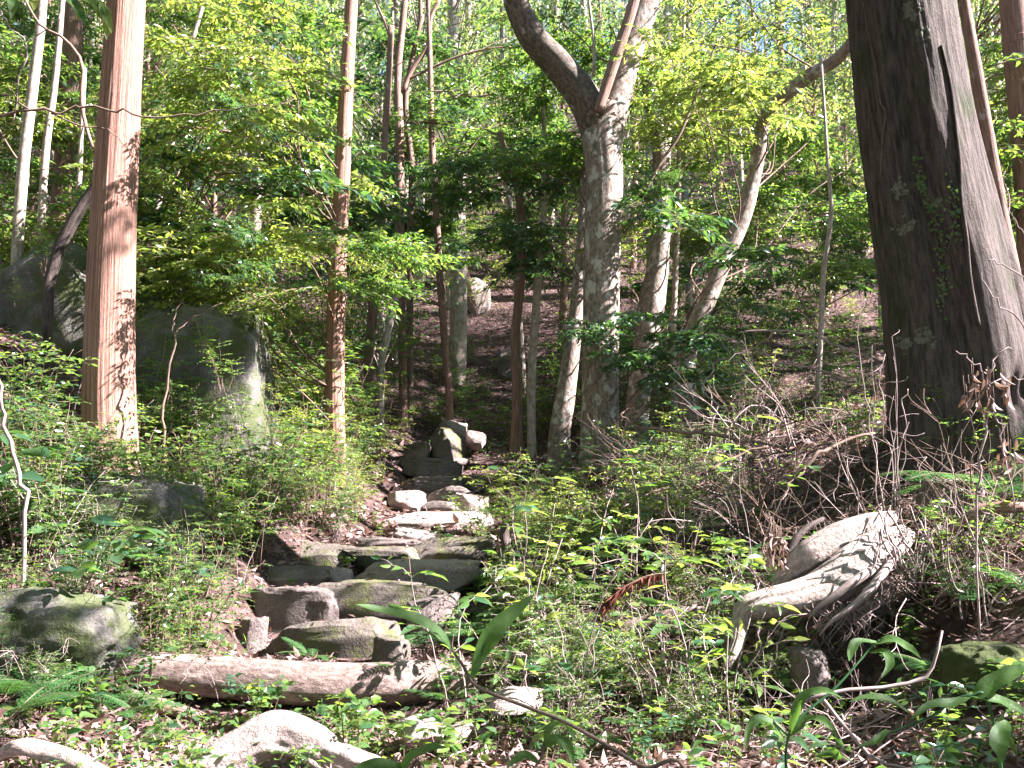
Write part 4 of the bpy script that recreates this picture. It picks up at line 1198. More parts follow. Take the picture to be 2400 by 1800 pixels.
# ferns
FERNS = [(1105, 7.6, 1.1, 7, 'fern overlapping the right edge of the lower steps'), (1130, 8.8, .9, 7, 'fern at the right end of the long pale step stone'), (1300, 8.0, 1.4, 8, 'large fern above the half-hidden log'), (1700, 6.6, 1.0, 7, 'fern left of the bent root'), (1820, 7.6, 1.0, 6, 'fern between dead twigs and root mass'), (120, 6.3, .9, 7, 'fern behind the rounded left boulder'), (300, 6.0, .7, 6, 'fern hanging before the left log end'), (30, 5.6, .9, 7, 'second bright fern at the left edge'),
         (40, 5.3, 1.3, 8, 'bright fern in the lower left corner'), (150, 5.9, .9, 7, 'fern over the rounded boulder at the left edge'), (235, 6.1, .8, 6, 'fern at the left end of the fallen log'),
         (790, 6.2, .55, 4, 'small bright fern in front of the fallen log'), (985, 6.7, .8, 6, 'fern behind the right end of the fallen log'), (1320, 9.6, 1.3, 8, 'fern in front of the forked tree'),
         (1120, 10.2, .8, 6, 'fern hanging over the right side of the steps'), (1150, 12.0, .8, 6, 'fern beside the upper steps'), (1480, 10.5, 1.2, 8, 'fern right of the forked tree foot'),
         (1980, 6.9, .8, 5, 'dark fern left of the root mass'), (2240, 6.3, 1.2, 7, 'fern above the root mass'), (2330, 7.0, 1.5, 8, 'wide fern at the foot of the big trunk'),
         (2390, 5.9, .9, 6, 'fern at the right edge'), (2180, 5.6, .7, 5, 'fern beside the dark hollow'), (1060, 6.4, .6, 5, 'small fern under the big foreground leaf'), (1250, 11.5, .8, 6, 'fern on the slope above the twisted stump'),
         (1400, 6.6, 1.1, 7, 'fern among the twiggy bushes right of the log'), (1560, 7.4, 1.2, 7, 'fern before the shaded log'), (1200, 7.6, .8, 6, 'fern below the twisted stump'), (1660, 9.0, .9, 6, 'fern under the dead twigs'), (2060, 7.4, .9, 6, 'fern at the left foot of the big trunk'), (1340, 5.6, .7, 6, 'fern in the sunlit litter at the bottom'), (450, 6.9, .7, 6, 'fern at the foot of the left bushes'), (340, 5.7, .6, 5, 'fern below the left end of the log'),
         (700, 8.9, .45, 4, 'little fern between the step stones'), (740, 7.2, .5, 5, 'little fern at the face of the long slab'), (620, 8.2, .6, 5, 'fern at the left edge of the lower steps')]
for px, Yd, s, nf, lab in FERNS:
    put_fern(on_ground(px, Yd) + np.array([0, 0, .02]), s, nf, lab)

# ------------------------------------------------------------------ fallen logs, roots, dead branches
def px_tube(name, label, cat, pts, mat, sides=12, rough=.1, parent=None, seed=0, ridge=0.0, n=None):
    b = MB()
    c = [P(a, q, Yd) for a, q, Yd, w in pts]
    tube(b, c, [PX(w, Yd) / 2 for a, q, Yd, w in pts], sides, n, rough=rough, seed=seed, ridge=ridge)
    o = link(name, b.mesh(name, M[mat]), parent)
    if parent is None: tag(o, label, cat)
    return o
px_tube('fallen_log', 'long pale fallen log lying across the foot of the steps', 'log',
        [(120, 1560, 6.5, 66), (330, 1572, 6.48, 86), (500, 1586, 6.48, 92), (700, 1602, 6.45, 96), (850, 1606, 6.5, 96), (960, 1602, 6.55, 98), (1110, 1594, 6.65, 86)], 'log', 48, .12, n=120, ridge=.03)
px_tube('log_stub', 'broken stub standing at the joint of the two logs', 'stub', [(846, 1600, 6.45, 26), (855, 1572, 6.45, 24), (862, 1560, 6.45, 16)], 'bark_dark', 12, .2)
px_tube('red_root', 'reddish root under the left end of the fallen log', 'root', [(235, 1615, 6.3, 34), (300, 1640, 6.25, 36), (380, 1655, 6.25, 34), (460, 1680, 6.25, 26), (520, 1730, 6.2, 14)], 'bark_red', 16, .15)
px_tube('fallen_log', 'dark log lying in shade behind the twiggy bushes', 'log', [(1390, 1370, 8.4, 44), (1480, 1325, 8.4, 46), (1580, 1285, 8.4, 44), (1680, 1250, 8.4, 40)], 'bark_dark', 20, .12)
px_tube('fallen_log', 'half-hidden log low among the twiggy bushes', 'log', [(1440, 1485, 7.2, 40), (1540, 1455, 7.2, 40), (1650, 1430, 7.2, 36)], 'log', 18, .12)
px_tube('twisted_stump', 'dark twisted stump arching beside the steps', 'stump', [(1182, 1228, 8.3, 20), (1184, 1265, 8.3, 24), (1200, 1300, 8.25, 27), (1240, 1328, 8.2, 30), (1290, 1358, 8.1, 28), (1330, 1385, 8.1, 24)], 'bark_dark', 18, .22, n=40)

root = empty('exposed_roots', P(1950, 1420, 6.4))
tag(root, 'pale exposed root mass overhanging a dark hollow below the big trunk', 'roots')
RB = np.array(root.location)
def root_part(name, pts, mat='root', sides=22, rough=.12, seed=0, n=None):
    b = MB()
    c = np.array([P(a, q, Yd) for a, q, Yd, w in pts]) - RB
    tube(b, c, [PX(w, Yd) / 2 for a, q, Yd, w in pts], sides, n, rough=rough, seed=seed, ridge=.05)
    link(name, b.mesh(name, M[mat]), root)
root_part('main_root', [(2120, 1255, 6.6, 46), (2075, 1282, 6.42, 76), (2015, 1322, 6.3, 86), (1945, 1372, 6.25, 78), (1870, 1398, 6.22, 70), (1800, 1412, 6.2, 60), (1752, 1424, 6.2, 48), (1735, 1450, 6.2, 34), (1728, 1500, 6.15, 26), (1700, 1570, 6.1, 16)], sides=44, rough=.34, n=80)
root_part('side_root', [(2090, 1212, 6.6, 30), (2035, 1232, 6.5, 58), (1970, 1260, 6.45, 70), (1900, 1302, 6.42, 70), (1845, 1345, 6.42, 48), (1812, 1390, 6.45, 22)], sides=36, seed=3, rough=.34, n=60)
root_part('side_root', [(2060, 1250, 6.38, 30), (1990, 1290, 6.3, 26), (1930, 1335, 6.28, 22), (1880, 1362, 6.3, 14)], sides=16, seed=9, rough=.25, n=40)
root_part('side_root', [(2130, 1280, 6.4, 10), (2080, 1318, 6.22, 18), (2020, 1350, 6.12, 24), (1960, 1395, 6.1, 20), (1915, 1425, 6.1, 10), (1895, 1450, 6.12, 3)], 'bark_dead', 12, .15, 4)
root_part('side_root', [(2140, 1250, 6.4, 10), (2100, 1300, 6.2, 18), (2050, 1370, 6.05, 22), (2000, 1420, 6.02, 16), (1950, 1455, 6.0, 9), (1920, 1490, 6.0, 3)], 'bark_dead', 12, .15, 5)
root_part('side_root', [(1930, 1215, 6.6, 8), (1880, 1245, 6.5, 16), (1850, 1290, 6.45, 20), (1820, 1350, 6.45, 12), (1805, 1400, 6.45, 3)], 'bark_dark', 12, .15, 6)
root_part('side_root', [(2150, 1350, 6.6, 60), (2060, 1400, 6.45, 70), (1960, 1440, 6.4, 50)], 'log', 20, .2, 7)
rs = np.random.default_rng(77)
b = MB()
for k in range(55):
    p = P(rs.uniform(2040, 2230), rs.uniform(1180, 1300), rs.uniform(6.1, 6.4)) - RB
    l = rs.uniform(.08, .5); a = rs.uniform(-1.2, .8)
    c = np.stack([p + np.array([a * .3 * u * l * 2, -.05 * u, -l * u + .02 * math.sin(u * 7 + k)]) + rs.normal(0, .008, 3) for u in np.linspace(0, 1, 6)])
    tube(b, c, [rs.uniform(.003, .009), .0015], 4, 8)
for k in range(40):
    p = P(rs.uniform(1900, 2060), rs.uniform(1400, 1450), 6.1) - RB
    l = rs.uniform(.08, .3)
    c = np.stack([p + np.array([.06 * math.sin(u * 4 + k), 0, -l * u]) for u in np.linspace(0, 1, 6)])
    tube(b, c, [.003, .001], 4, 8)
tag(link('rootlets', b.mesh('rootlets', M['bark_dead']), root), kind='stuff')
px_tube('surface_root', 'brown root running along the bank at the right edge', 'root', [(2400, 1190, 5.9, 26), (2310, 1190, 6.0, 26), (2270, 1215, 6.0, 24), (2210, 1260, 6.1, 18)], 'bark_red', 14, .12)
px_tube('bare_stick', 'thin pale stick bent upward in the lower right', 'stick', [(1880, 1645, 4.8, 8), (1960, 1620, 4.8, 9), (2080, 1610, 4.8, 9), (2165, 1590, 4.8, 9), (2190, 1550, 4.8, 8), (2208, 1478, 4.8, 6)], 'bark_dead', 8)
px_tube('bare_stick', 'pale stick slanting down in the lower right litter', 'stick', [(1930, 1640, 4.7, 9), (1985, 1710, 4.5, 9), (2050, 1780, 4.4, 8), (2120, 1800, 4.3, 8)], 'bark_dead', 8)
DEAD = [
    ('long bare branch reaching left from the big trunk', [(2065, 850, 8.6, 12), (1980, 815, 8.7, 11), (1920, 790, 8.8, 11), (1835, 775, 9, 9), (1730, 780, 9.2, 6)],
        [[(1890, 785, 8.8, 6), (1915, 830, 8.8, 5), (1935, 858, 8.8, 4)], [(1835, 775, 9, 5), (1800, 795, 9.1, 4), (1750, 825, 9.2, 4), (1700, 845, 9.2, 3)], [(1890, 790, 8.9, 4), (1850, 808, 9, 4), (1800, 800, 9, 3)]]),
    ('bare pink twig zigzagging below the long branch', [(2005, 895, 8.6, 8), (1950, 880, 8.6, 8), (1880, 860, 8.6, 7), (1815, 850, 8.7, 6), (1795, 827, 8.7, 5), (1765, 830, 8.7, 4)],
        [[(1955, 880, 8.6, 5), (1980, 930, 8.6, 5), (1995, 970, 8.6, 5), (2040, 1030, 8.6, 4)]]),
    ('pale forked dead twigs in front of the shaded slope', [(1735, 1015, 8.6, 9), (1715, 980, 8.6, 8), (1680, 945, 8.6, 7), (1652, 925, 8.6, 6), (1650, 905, 8.6, 5), (1670, 860, 8.6, 5), (1680, 840, 8.6, 4), (1710, 840, 8.6, 3)],
        [[(1650, 905, 8.6, 4), (1640, 880, 8.6, 3)], [(1735, 930, 8.6, 5), (1748, 910, 8.6, 5), (1735, 880, 8.6, 4), (1750, 860, 8.6, 4), (1762, 842, 8.6, 3), (1715, 795, 8.6, 4), (1640, 783, 8.6, 4)]]),
    ('dark fallen bough lying across the undergrowth', [(1500, 1005, 8.2, 12), (1600, 1010, 8.2, 14), (1700, 1022, 8.2, 14), (1770, 1035, 8.2, 12), (1850, 1060, 8.2, 9)],
        [[(1660, 1105, 7.9, 12), (1740, 1065, 8, 11), (1800, 1045, 8, 9)], [(1500, 1005, 8.2, 9), (1460, 975, 8.2, 7), (1470, 960, 8.2, 5)]]),
    ('dark slanting branch rising through the bushes', [(1850, 1130, 7.6, 14), (1900, 1080, 7.6, 16), (1960, 1040, 7.7, 14), (2050, 1015, 7.8, 10)], [[(1890, 1090, 7.6, 8), (1840, 1150, 7.5, 8), (1790, 1200, 7.5, 7)]]),
    ('tangle of thin arching twigs beside the forked tree', [(1520, 1120, 8.6, 8), (1480, 1060, 8.6, 7), (1430, 1030, 8.6, 6), (1360, 985, 8.6, 5)], [[(1480, 1060, 8.6, 5), (1440, 1010, 8.6, 4), (1432, 1000, 8.6, 3)], [(1540, 1080, 8.6, 6), (1480, 1090, 8.6, 5), (1410, 1120, 8.6, 4)]]),
    ('upright bare stalk left of the big trunk', [(2062, 1110, 6.9, 8), (2048, 1030, 6.9, 8), (2035, 960, 6.9, 7), (2022, 860, 6.9, 6), (2012, 740, 6.9, 4), (2030, 700, 6.9, 3)], [[(2045, 1000, 6.9, 4), (2030, 960, 6.9, 3)]]),
    ('second upright bare stalk in front of the big trunk', [(2100, 1180, 6.7, 9), (2108, 1060, 6.7, 8), (2120, 1000, 6.7, 8), (2118, 940, 6.7, 6), (2128, 912, 6.7, 5)], []),
    ('third thin stalk leaning at the big trunk', [(2090, 1090, 6.8, 7), (2075, 1010, 6.8, 6), (2065, 920, 6.8, 6), (2062, 870, 6.8, 5), (2075, 830, 6.8, 4)], [[(2066, 900, 6.8, 4), (2055, 860, 6.8, 3)]]),
    ('pale double stalk with withered leaves at the right', [(2285, 1200, 5.6, 9), (2300, 1090, 5.6, 10), (2312, 1000, 5.6, 10), (2318, 930, 5.6, 9), (2315, 880, 5.6, 8), (2345, 830, 5.6, 6), (2370, 820, 5.6, 4)],
        [[(2318, 930, 5.6, 7), (2335, 975, 5.6, 7), (2352, 1040, 5.6, 6), (2360, 1090, 5.6, 6), (2380, 1200, 5.6, 5)], [(2318, 880, 5.6, 6), (2270, 840, 5.6, 5), (2240, 822, 5.6, 4)], [(2318, 890, 5.6, 6), (2360, 885, 5.6, 5), (2420, 880, 5.6, 4)]]),
    ('bare twigs crossing at the right edge below the slim trunk', [(2420, 800, 7.5, 7), (2380, 745, 7.5, 6), (2330, 700, 7.5, 5), (2300, 640, 7.5, 4)], [[(2420, 655, 7.5, 6), (2350, 620, 7.5, 5), (2315, 610, 7.5, 4)], [(2420, 560, 7.5, 5), (2380, 520, 7.5, 4), (2350, 450, 7.5, 3)]]),
    ('dark slanting branch crossing right of the forked tree', [(1510, 450, 13.2, 13), (1550, 380, 13.2, 13), (1600, 300, 13.2, 12), (1630, 220, 13.2, 11), (1665, 140, 13.2, 8), (1680, 90, 13.2, 6)], [[(1610, 275, 13.2, 6), (1670, 300, 13.2, 5), (1725, 340, 13.2, 4)], [(1630, 220, 13.2, 5), (1600, 190, 13.2, 4)]]),
    ('long dark bough arching across the cedar trunk', [(-30, 285, 6.8, 12), (60, 262, 6.8, 12), (140, 263, 6.8, 10), (200, 250, 6.8, 9), (270, 257, 6.8, 9), (340, 272, 6.8, 8), (450, 274, 6.8, 7), (560, 256, 6.8, 5), (690, 232, 6.8, 3)], [[(120, 265, 6.8, 7), (175, 288, 6.8, 7), (240, 302, 6.8, 6), (280, 330, 6.8, 4), (322, 372, 6.8, 3)], [(-30, 215, 6.8, 8), (30, 235, 6.8, 8), (85, 260, 6.8, 7)]]),
    ('forked grey twig before the left pale trunks', [(30, 290, 7, 5), (40, 200, 7, 6), (65, 105, 7, 7), (20, 60, 7, 5), (-20, -10, 7, 5)], [[(65, 100, 7, 6), (110, 70, 7, 5), (140, 30, 7, 4)]]),
    ('thin sapling stem in front of the dark boulder', [(383, 1060, 8.4, 12), (388, 960, 8.4, 10), (400, 850, 8.4, 9), (412, 780, 8.4, 8), (445, 745, 8.4, 6), (520, 710, 8.4, 4)], [[(412, 785, 8.4, 6), (408, 750, 8.4, 5), (430, 700, 8.4, 4)]]),
    ('pale stick standing at the left edge', [(60, 1180, 6.5, 16), (40, 1100, 6.5, 16), (15, 1010, 6.5, 15), (0, 940, 6.5, 13), (-10, 850, 6.5, 10)], []),
]
for k, (lab, main, subs) in enumerate(DEAD):
    e = empty('dead_branch', P(*main[0][:3])); tag(e, lab, 'branch')
    o0 = np.array(e.location)
    dark = lab.split()[0] in ('dark', 'long') and 'long bare' not in lab or 'dark' in lab.split()[:3]
    mt = M['bark_twig'] if dark or 'sapling' in lab else M['bark_dead']
    if k in (6, 7, 8, 9, 14, 15): 
        f = P(*main[0][:3]); g = G(f[0], f[1]); foot = [np.array([f[0], f[1], min(g, f[2]) - .1])]
    else: foot = []
    for j, pl in enumerate([main] + subs):
        b = MB()
        c = [P(a, q, Yd) for a, q, Yd, w in pl]
        r = [PX(w, Yd) * (.2 if k in (6, 7, 8) else .3) for a, q, Yd, w in pl]
        if j == 0 and foot: c = foot + c; r = [r[0]] + r
        c = catmull(np.array(c), len(c) * 3)
        c[1:-1] += np.random.default_rng(k * 9 + j).normal(0, .012, (len(c) - 2, 3))
        tube(b, c - o0, r, 7, None, rough=.15, seed=k)
        ob_ = link('stem' if j == 0 else 'twig', b.mesh('stem', mt), e if j == 0 else stem_)
        if j == 0: stem_ = ob_
def brush_mesh(seed, n=26, L=.9):
    rs = np.random.default_rng(seed); b = MB()
    for q in range(n):
        p = np.array([rs.normal(0, .35), rs.normal(0, .3), rs.uniform(-.03, .1)])
        a = rs.uniform(0, 6.28); d = nrm([math.cos(a), math.sin(a), rs.uniform(.1, 1.1)])
        pts = [p]
        for u in range(5):
            d = nrm(d + rs.normal(0, .28, 3) + [0, 0, -.06]); pts.append(pts[-1] + d * L * rs.uniform(.1, .26))
        tube(b, pts, [.006 * rs.uniform(.5, 1.2), .0015], 4, 14)
        for w in range(4):
            st = pts[rs.integers(1, 5)]; d2 = nrm(d + rs.normal(0, .7, 3)); l = rs.uniform(.08, .3)
            tube(b, [st, st + d2 * l * .5 + rs.normal(0, .02, 3), st + d2 * l], [.0025, .001], 3, 6)
    return b.mesh('twigs', M['bark_dead' if seed == 61 else 'bark_twig'])
BRUSH = [brush_mesh(60 + k) for k in range(3)]
for k, (px, Yd, s_, lab) in enumerate([(1560, 9.2, 1.1, 'tangle of dead twigs right of the forked tree'), (1680, 8.6, 1.2, 'tangle of dead twigs before the bare litter slope'), (1800, 8.2, 1.1, 'tangle of dead twigs under the long bare branch'),
        (1930, 7.4, 1.0, 'tangle of dead twigs left of the big trunk'), (1640, 7.4, .9, 'dead brush above the shaded log'), (2320, 6.3, .9, 'dead brush under the double stalk'), (1500, 6.2, .8, 'dead brush in the twiggy bushes'),
        (1780, 5.6, .7, 'dead brush below the bent root'), (620, 9.5, .8, 'dry brush beside the pointed mossy stone'), (620, 10.5, 1.1, 'dry brush between dark boulder and slender red trunk'), (2000, 5.3, .6, 'dead brush at the mouth of the hollow'), (1480, 7.0, .9, 'dead brush before the shaded log'), (1620, 6.4, .8, 'dead brush around the rust-red frond'), (1350, 6.0, .7, 'dead brush behind the foreground twig'), (1760, 6.6, .9, 'dead brush left of the bent root'), (2180, 6.8, 1.0, 'pinkish bare twigs before the big trunk'), (2280, 6.2, 1.0, 'pinkish bare twigs beside the fern of the right edge'), (2380, 6.6, 1.1, 'pinkish bare twigs at the right edge'), (1700, 9.6, 1.5, 'arching bare twigs low on the shaded slope'), (1820, 10.2, 1.6, 'arching bare twigs behind the thin pale sapling foot'), (1620, 10.4, 1.4, 'arching bare twigs below the leaning trunk'), (1930, 9.4, 1.5, 'arching bare twigs close left of the big trunk'), (1760, 8.9, 1.5, 'thick tangle of bare twigs in the middle of the slope foot'), (1550, 9.9, 1.2, 'bare twigs right behind the forked tree foot'), (1950, 8.0, 1.2, 'dense bare twigs at the left foot of the big trunk'), (1600, 8.0, 1.2, 'loose bare twigs before the leaning trunk'), (1850, 8.9, 1.3, 'high tangle of bare twigs beside the thin pale sapling'), (1740, 7.7, 1.0, 'bare twigs above the half-hidden log'), (2010, 6.7, .9, 'bare twigs over the root mass'), (2200, 6.4, .9, 'bare twigs in front of the big trunk foot'), (1420, 8.4, .9, 'bare twigs between ferns before the forked tree'), (170, 6.2, .8, 'dead brush behind the ferned boulder')]):
    e = empty('dead_brush', on_ground(px, Yd), random.uniform(0, 6.28), s_); tag(e, lab, 'brush')
    tag(link('twigs', BRUSH[k % 3], e), kind='stuff')
rs = np.random.default_rng(15)
for nm, px, Yd, nc, lab in (('bare_canes', 2075, 6.9, 9, 'clump of thin bare canes rising left of the big trunk'), ('bare_canes', 2330, 5.9, 8, 'clump of thin pinkish canes at the right edge'), ('bare_canes', 1560, 6.0, 6, 'clump of thin bare stems in the sunlit undergrowth'), ('bare_canes', 1290, 5.7, 5, 'few thin pale stems behind the foreground twig')):
    base = on_ground(px, Yd)
    e = empty(nm, base); tag(e, lab, 'stems')
    for q in range(nc):
        b = MB()
        p0 = np.array([rs.normal(0, .12), rs.normal(0, .1), -.05])
        h = rs.uniform(.5, 1.5) * (1.1 if Yd > 6.5 else .7); ln_ = rs.normal(0, .22, 2)
        pts = [p0 + np.array([ln_[0] * u * h, ln_[1] * u * h, h * u]) + rs.normal(0, .018, 3) * (u > 0) for u in np.linspace(0, 1, 9)]
        tube(b, pts, [.0055, .004, .0015], 5, 24, rough=.2)
        for w in range(3):
            st = pts[int(rs.integers(3, 9))]; d = nrm(np.array([rs.normal(), rs.normal() * .5, rs.uniform(-.3, .9)])); l = rs.uniform(.06, .22)
            tube(b, [st, st + d * l * .6 + rs.normal(0, .01, 3), st + d * l], [.002, .001], 4, 6)
        link('cane', b.mesh('cane', M['bark_dead']), e)
# withered leaves on the right stalk, dead red frond, drooping dead fern
def hang_leaves(name, label, box, Yd, n, L, seed, mat='dry', cat='leaves'):
    rs = np.random.default_rng(seed)
    p = np.stack([P(rs.uniform(box[0], box[2]), rs.uniform(box[1], box[3]), Yd + rs.normal(0, .05)) for _ in range(n)])
    o = empty(name, p.mean(0)); tag(o, label, cat)
    b = MB()
    leaves(b, p - p.mean(0), rs.normal(0, .35, (n, 3)) + [0, 0, -1], rs.normal(0, 1, (n, 3)), L * rs.uniform(.6, 1.2, n), L * .3, 0, fold=.5, curl=.4, hi=True)
    for q in p[::2] - p.mean(0):
        tube(b, [q, q + np.array([0, .01, .1])], [.0015, .0015], 3, 3, 1)
    tag(link('foliage', b.mesh('foliage', [M[mat], M['bark_twig']]), o), kind='stuff')
hang_leaves('withered_leaves', 'cluster of withered brown leaves hanging on the pale double stalk', (2260, 850, 2370, 960), 5.55, 34, .09, 1)
hang_leaves('withered_leaves', 'withered leaves hanging further down the right stalk', (2340, 1020, 2400, 1090), 5.55, 12, .08, 2)
hang_leaves('withered_frond', 'drooping dead brown fern over the dark hollow', (1780, 1240, 1840, 1330), 6.3, 46, .08, 3, 'dry', 'fern')
e = empty('red_dead_frond', P(1565, 1342, 6.2)); tag(e, 'rust-red dead frond lying on the twiggy bushes', 'frond')
b = MB(); fr_ = catmull([P(1565, 1342, 6.2), P(1510, 1352, 6.15), P(1450, 1385, 6.1), P(1420, 1420, 6.1)], 40) - np.array(e.location)
tube(b, fr_, [.003, .001], 4, 20, 1)
fp = np.repeat(fr_[3:], 5, axis=0); n_ = len(fp); r0 = np.random.default_rng(3)
leaves(b, fp, np.array([-.7, -.2, -.9]) + r0.normal(0, .35, (n_, 3)), r0.normal(0, .5, (n_, 3)) + [0, -1, .6], r0.uniform(.04, .11, n_), .012, 0, fold=.3, curl=.3)
tag(link('pinnae', b.mesh('pinnae', [M['dry_red'], M['bark_twig']]), e), kind='stuff')
link('rachis', (lambda q: (tube(q, fr_, [.004, .002], 5, 30), q.mesh('rachis', M['bark_twig']))[1])(MB()), e)

# ------------------------------------------------------------------ foreground leafy twig and broad leaves
def blade(name, mid, width, up, mat, parent, base, wav=.1, seed=0):
    rs = np.random.default_rng(seed)
    c = catmull(mid, 16)
    T = nrm(np.gradient(c, axis=0))
    S = nrm(np.cross(T, np.asarray(up, float))); U = np.cross(S, T)
    t = np.linspace(0, 1, 16)
    hw = width * .5 * np.sin(np.pi * np.clip(t, 0.02, 1) ** .75) ** .8
    w1 = 1 + wav * fbm(np.stack([t * 6, t * 0, t * 0 + seed], -1), 2, 3)
    w2 = 1 + wav * fbm(np.stack([t * 6, t * 0 + 9, t * 0 + seed], -1), 2, 3)
    rows = []
    for f in (-1, -.5, 0, .5, 1):
        w = w1 if f < 0 else w2
        rows.append(c + S * (hw * w * f)[:, None] + U * (abs(f) * hw * .35 + hw * .12 * np.sin(t * 14 + f * 2))[:, None])
    V = np.stack(rows, 1).reshape(-1, 3) - base
    i = np.arange(15)[:, None] * 5; j = np.arange(4)[None]
    b = MB(); b.add(V, [np.stack([i + j, i + j + 1, i + j + 6, i + j + 5], -1).reshape(-1, 4)])
    return link(name, b.mesh(name, M[mat]), parent)

fb = empty('leafy_twig', on_ground(1660, 2.0)); tag(fb, 'foreground twig with two large curled green leaves', 'twig')
B0 = np.array(fb.location)
b = MB()
tp = [B0 - np.array([0, 0, .05]), P(1630, 1890, 2.05), P(1500, 1795, 2.1), P(1340, 1700, 2.15), P(1230, 1655, 2.2), P(1120, 1610, 2.2), P(1085, 1560, 2.2), P(1060, 1520, 2.2), P(1062, 1490, 2.2)]
tube(b, np.array(tp) - B0, [.005, .0045, .0045, .0042, .004, .004, .0035, .003, .002], 9, 60)
link('stem', b.mesh('stem', M['bark_twig']), fb)
for mid, w, up, sd in (([(1062, 1525, 2.2), (1020, 1478, 2.18), (960, 1448, 2.15), (890, 1432, 2.12), (835, 1416, 2.1)], 46, (0, -.55, 1), 1),
                       ([(1105, 1590, 2.2), (1130, 1520, 2.2), (1165, 1470, 2.2), (1210, 1430, 2.22), (1252, 1392, 2.25)], 48, (.6, -.7, .5), 2),
                       ([(1058, 1518, 2.2), (1030, 1500, 2.2), (990, 1478, 2.18), (968, 1466, 2.15)], 20, (0, -.4, 1), 3),
                       ([(1110, 1580, 2.2), (1125, 1530, 2.2), (1138, 1470, 2.2)], 18, (.8, -.6, .2), 4),
                       ([(1070, 1540, 2.2), (1064, 1560, 2.15), (1030, 1545, 2.1)], 12, (0, -.4, 1), 5)):
    blade('leaf', [P(*q) for q in mid], PX(w * .85, 2.2), up, 'leaf_fore', fb, B0, .25, sd)
lp = empty('broad_leaf_plant', on_ground(1010, 2.3)); tag(lp, 'low plant with broad leaves cut by the bottom edge', 'plant')
B1 = np.array(lp.location)
b = MB()
tube(b, np.array([B1, P(990, 1860, 2.3), P(960, 1800, 2.3)]) - B1, [.005, .004, .003], 7, 12)
tube(b, np.array([P(990, 1860, 2.3), P(1180, 1850, 2.35), P(1260, 1790, 2.4), P(1275, 1740, 2.4)]) - B1, [.004, .004, .003, .003], 7, 20)
link('stem', b.mesh('stem', M['bark_twig']), lp)
for mid, w, up, sd in (([(930, 1820, 2.3), (965, 1780, 2.28), (1005, 1758, 2.25), (1050, 1752, 2.22)], 40, (0, -.6, 1), 11),
                       ([(960, 1805, 2.3), (900, 1795, 2.28), (850, 1800, 2.25), (800, 1830, 2.2)], 34, (0, -.6, 1), 12),
                       ([(1275, 1750, 2.4), (1300, 1735, 2.4), (1330, 1750, 2.4), (1345, 1800, 2.35)], 30, (0, -.7, .8), 13),
                       ([(1265, 1790, 2.4), (1230, 1770, 2.4), (1205, 1785, 2.38), (1190, 1800, 2.35)], 22, (0, -.7, .8), 14),
                       ([(1275, 1745, 2.4), (1300, 1700, 2.42), (1330, 1712, 2.42), (1350, 1740, 2.4)], 40, (0, .2, 1), 15)):
    blade('leaf', [P(*q) for q in mid], PX(w, 2.3), up, 'leaf_fore', lp, B1, .15, sd)
rp = empty('broad_leaf_sapling', on_ground(2360, 2.9)); tag(rp, 'bending green stalk with long leaves spread over the lower right litter', 'sapling')
B2 = np.array(rp.location)
b = MB()
tube(b, np.array([B2, P(2330, 1700, 2.9), P(2270, 1630, 2.9), P(2180, 1680, 2.9), P(2080, 1720, 2.9), P(2000, 1760, 2.9)]) - B2, [.006, .005, .004, .003, .003, .002], 7, 40)
tube(b, np.array([P(1850, 1900, 3.0), P(1850, 1720, 3.0), P(1960, 1610, 3.05), P(2040, 1520, 3.1), P(2060, 1500, 3.1)]) - B2, [.005, .004, .004, .003, .002], 7, 30)
link('stem', b.mesh('stem', M['fern']), rp)
for k, (mid, w) in enumerate((
        ([(2275, 1630, 2.9), (2230, 1650, 2.88), (2180, 1655, 2.85), (2130, 1690, 2.8)], 34), ([(2270, 1630, 2.9), (2330, 1640, 2.9), (2380, 1660, 2.88), (2430, 1690, 2.85)], 44),
        ([(2130, 1670, 2.9), (2080, 1640, 2.9), (2030, 1635, 2.9), (1990, 1645, 2.9)], 26), ([(2280, 1640, 2.9), (2350, 1590, 2.9), (2420, 1560, 2.9)], 60),
        ([(2360, 1690, 2.8), (2340, 1740, 2.75), (2350, 1790, 2.7)], 50), ([(2080, 1710, 2.9), (2050, 1740, 2.85), (2010, 1750, 2.8)], 24),
        ([(2050, 1510, 3.1), (2090, 1500, 3.08), (2130, 1520, 3.05), (2160, 1545, 3.0)], 36), ([(2055, 1505, 3.1), (2010, 1505, 3.08), (1995, 1530, 3.05), (1990, 1550, 3.0)], 30),
        ([(2035, 1530, 3.1), (2075, 1530, 3.05), (2085, 1560, 3.0), (2065, 1590, 2.95)], 30), ([(1850, 1725, 3.0), (1890, 1690, 3.0), (1930, 1690, 2.95), (1970, 1740, 2.9)], 36),
        ([(1850, 1730, 3.0), (1800, 1690, 3.0), (1760, 1700, 2.95), (1745, 1760, 2.9)], 34), ([(1850, 1720, 3.0), (1880, 1640, 3.0), (1930, 1620, 2.98), (1980, 1640, 2.95)], 34))):
    blade('leaf', [P(*q) for q in mid], PX(w * .8, 2.95), (0, -.5, 1), 'leaf_fore', rp, B2, .15, 30 + k)
tl = empty('overhanging_branch', P(-120, 10, 4.5)); tag(tl, 'bright overhanging leaves in the upper left corner', 'branch')
B3 = np.array(tl.location)
b = MB()
tube(b, np.array([B3, P(0, -20, 4.6), P(150, -10, 4.7), P(250, 0, 4.8)]) - B3, [.008, .006, .003], 7, 20)
link('stem', b.mesh('stem', M['bark_twig']), tl)
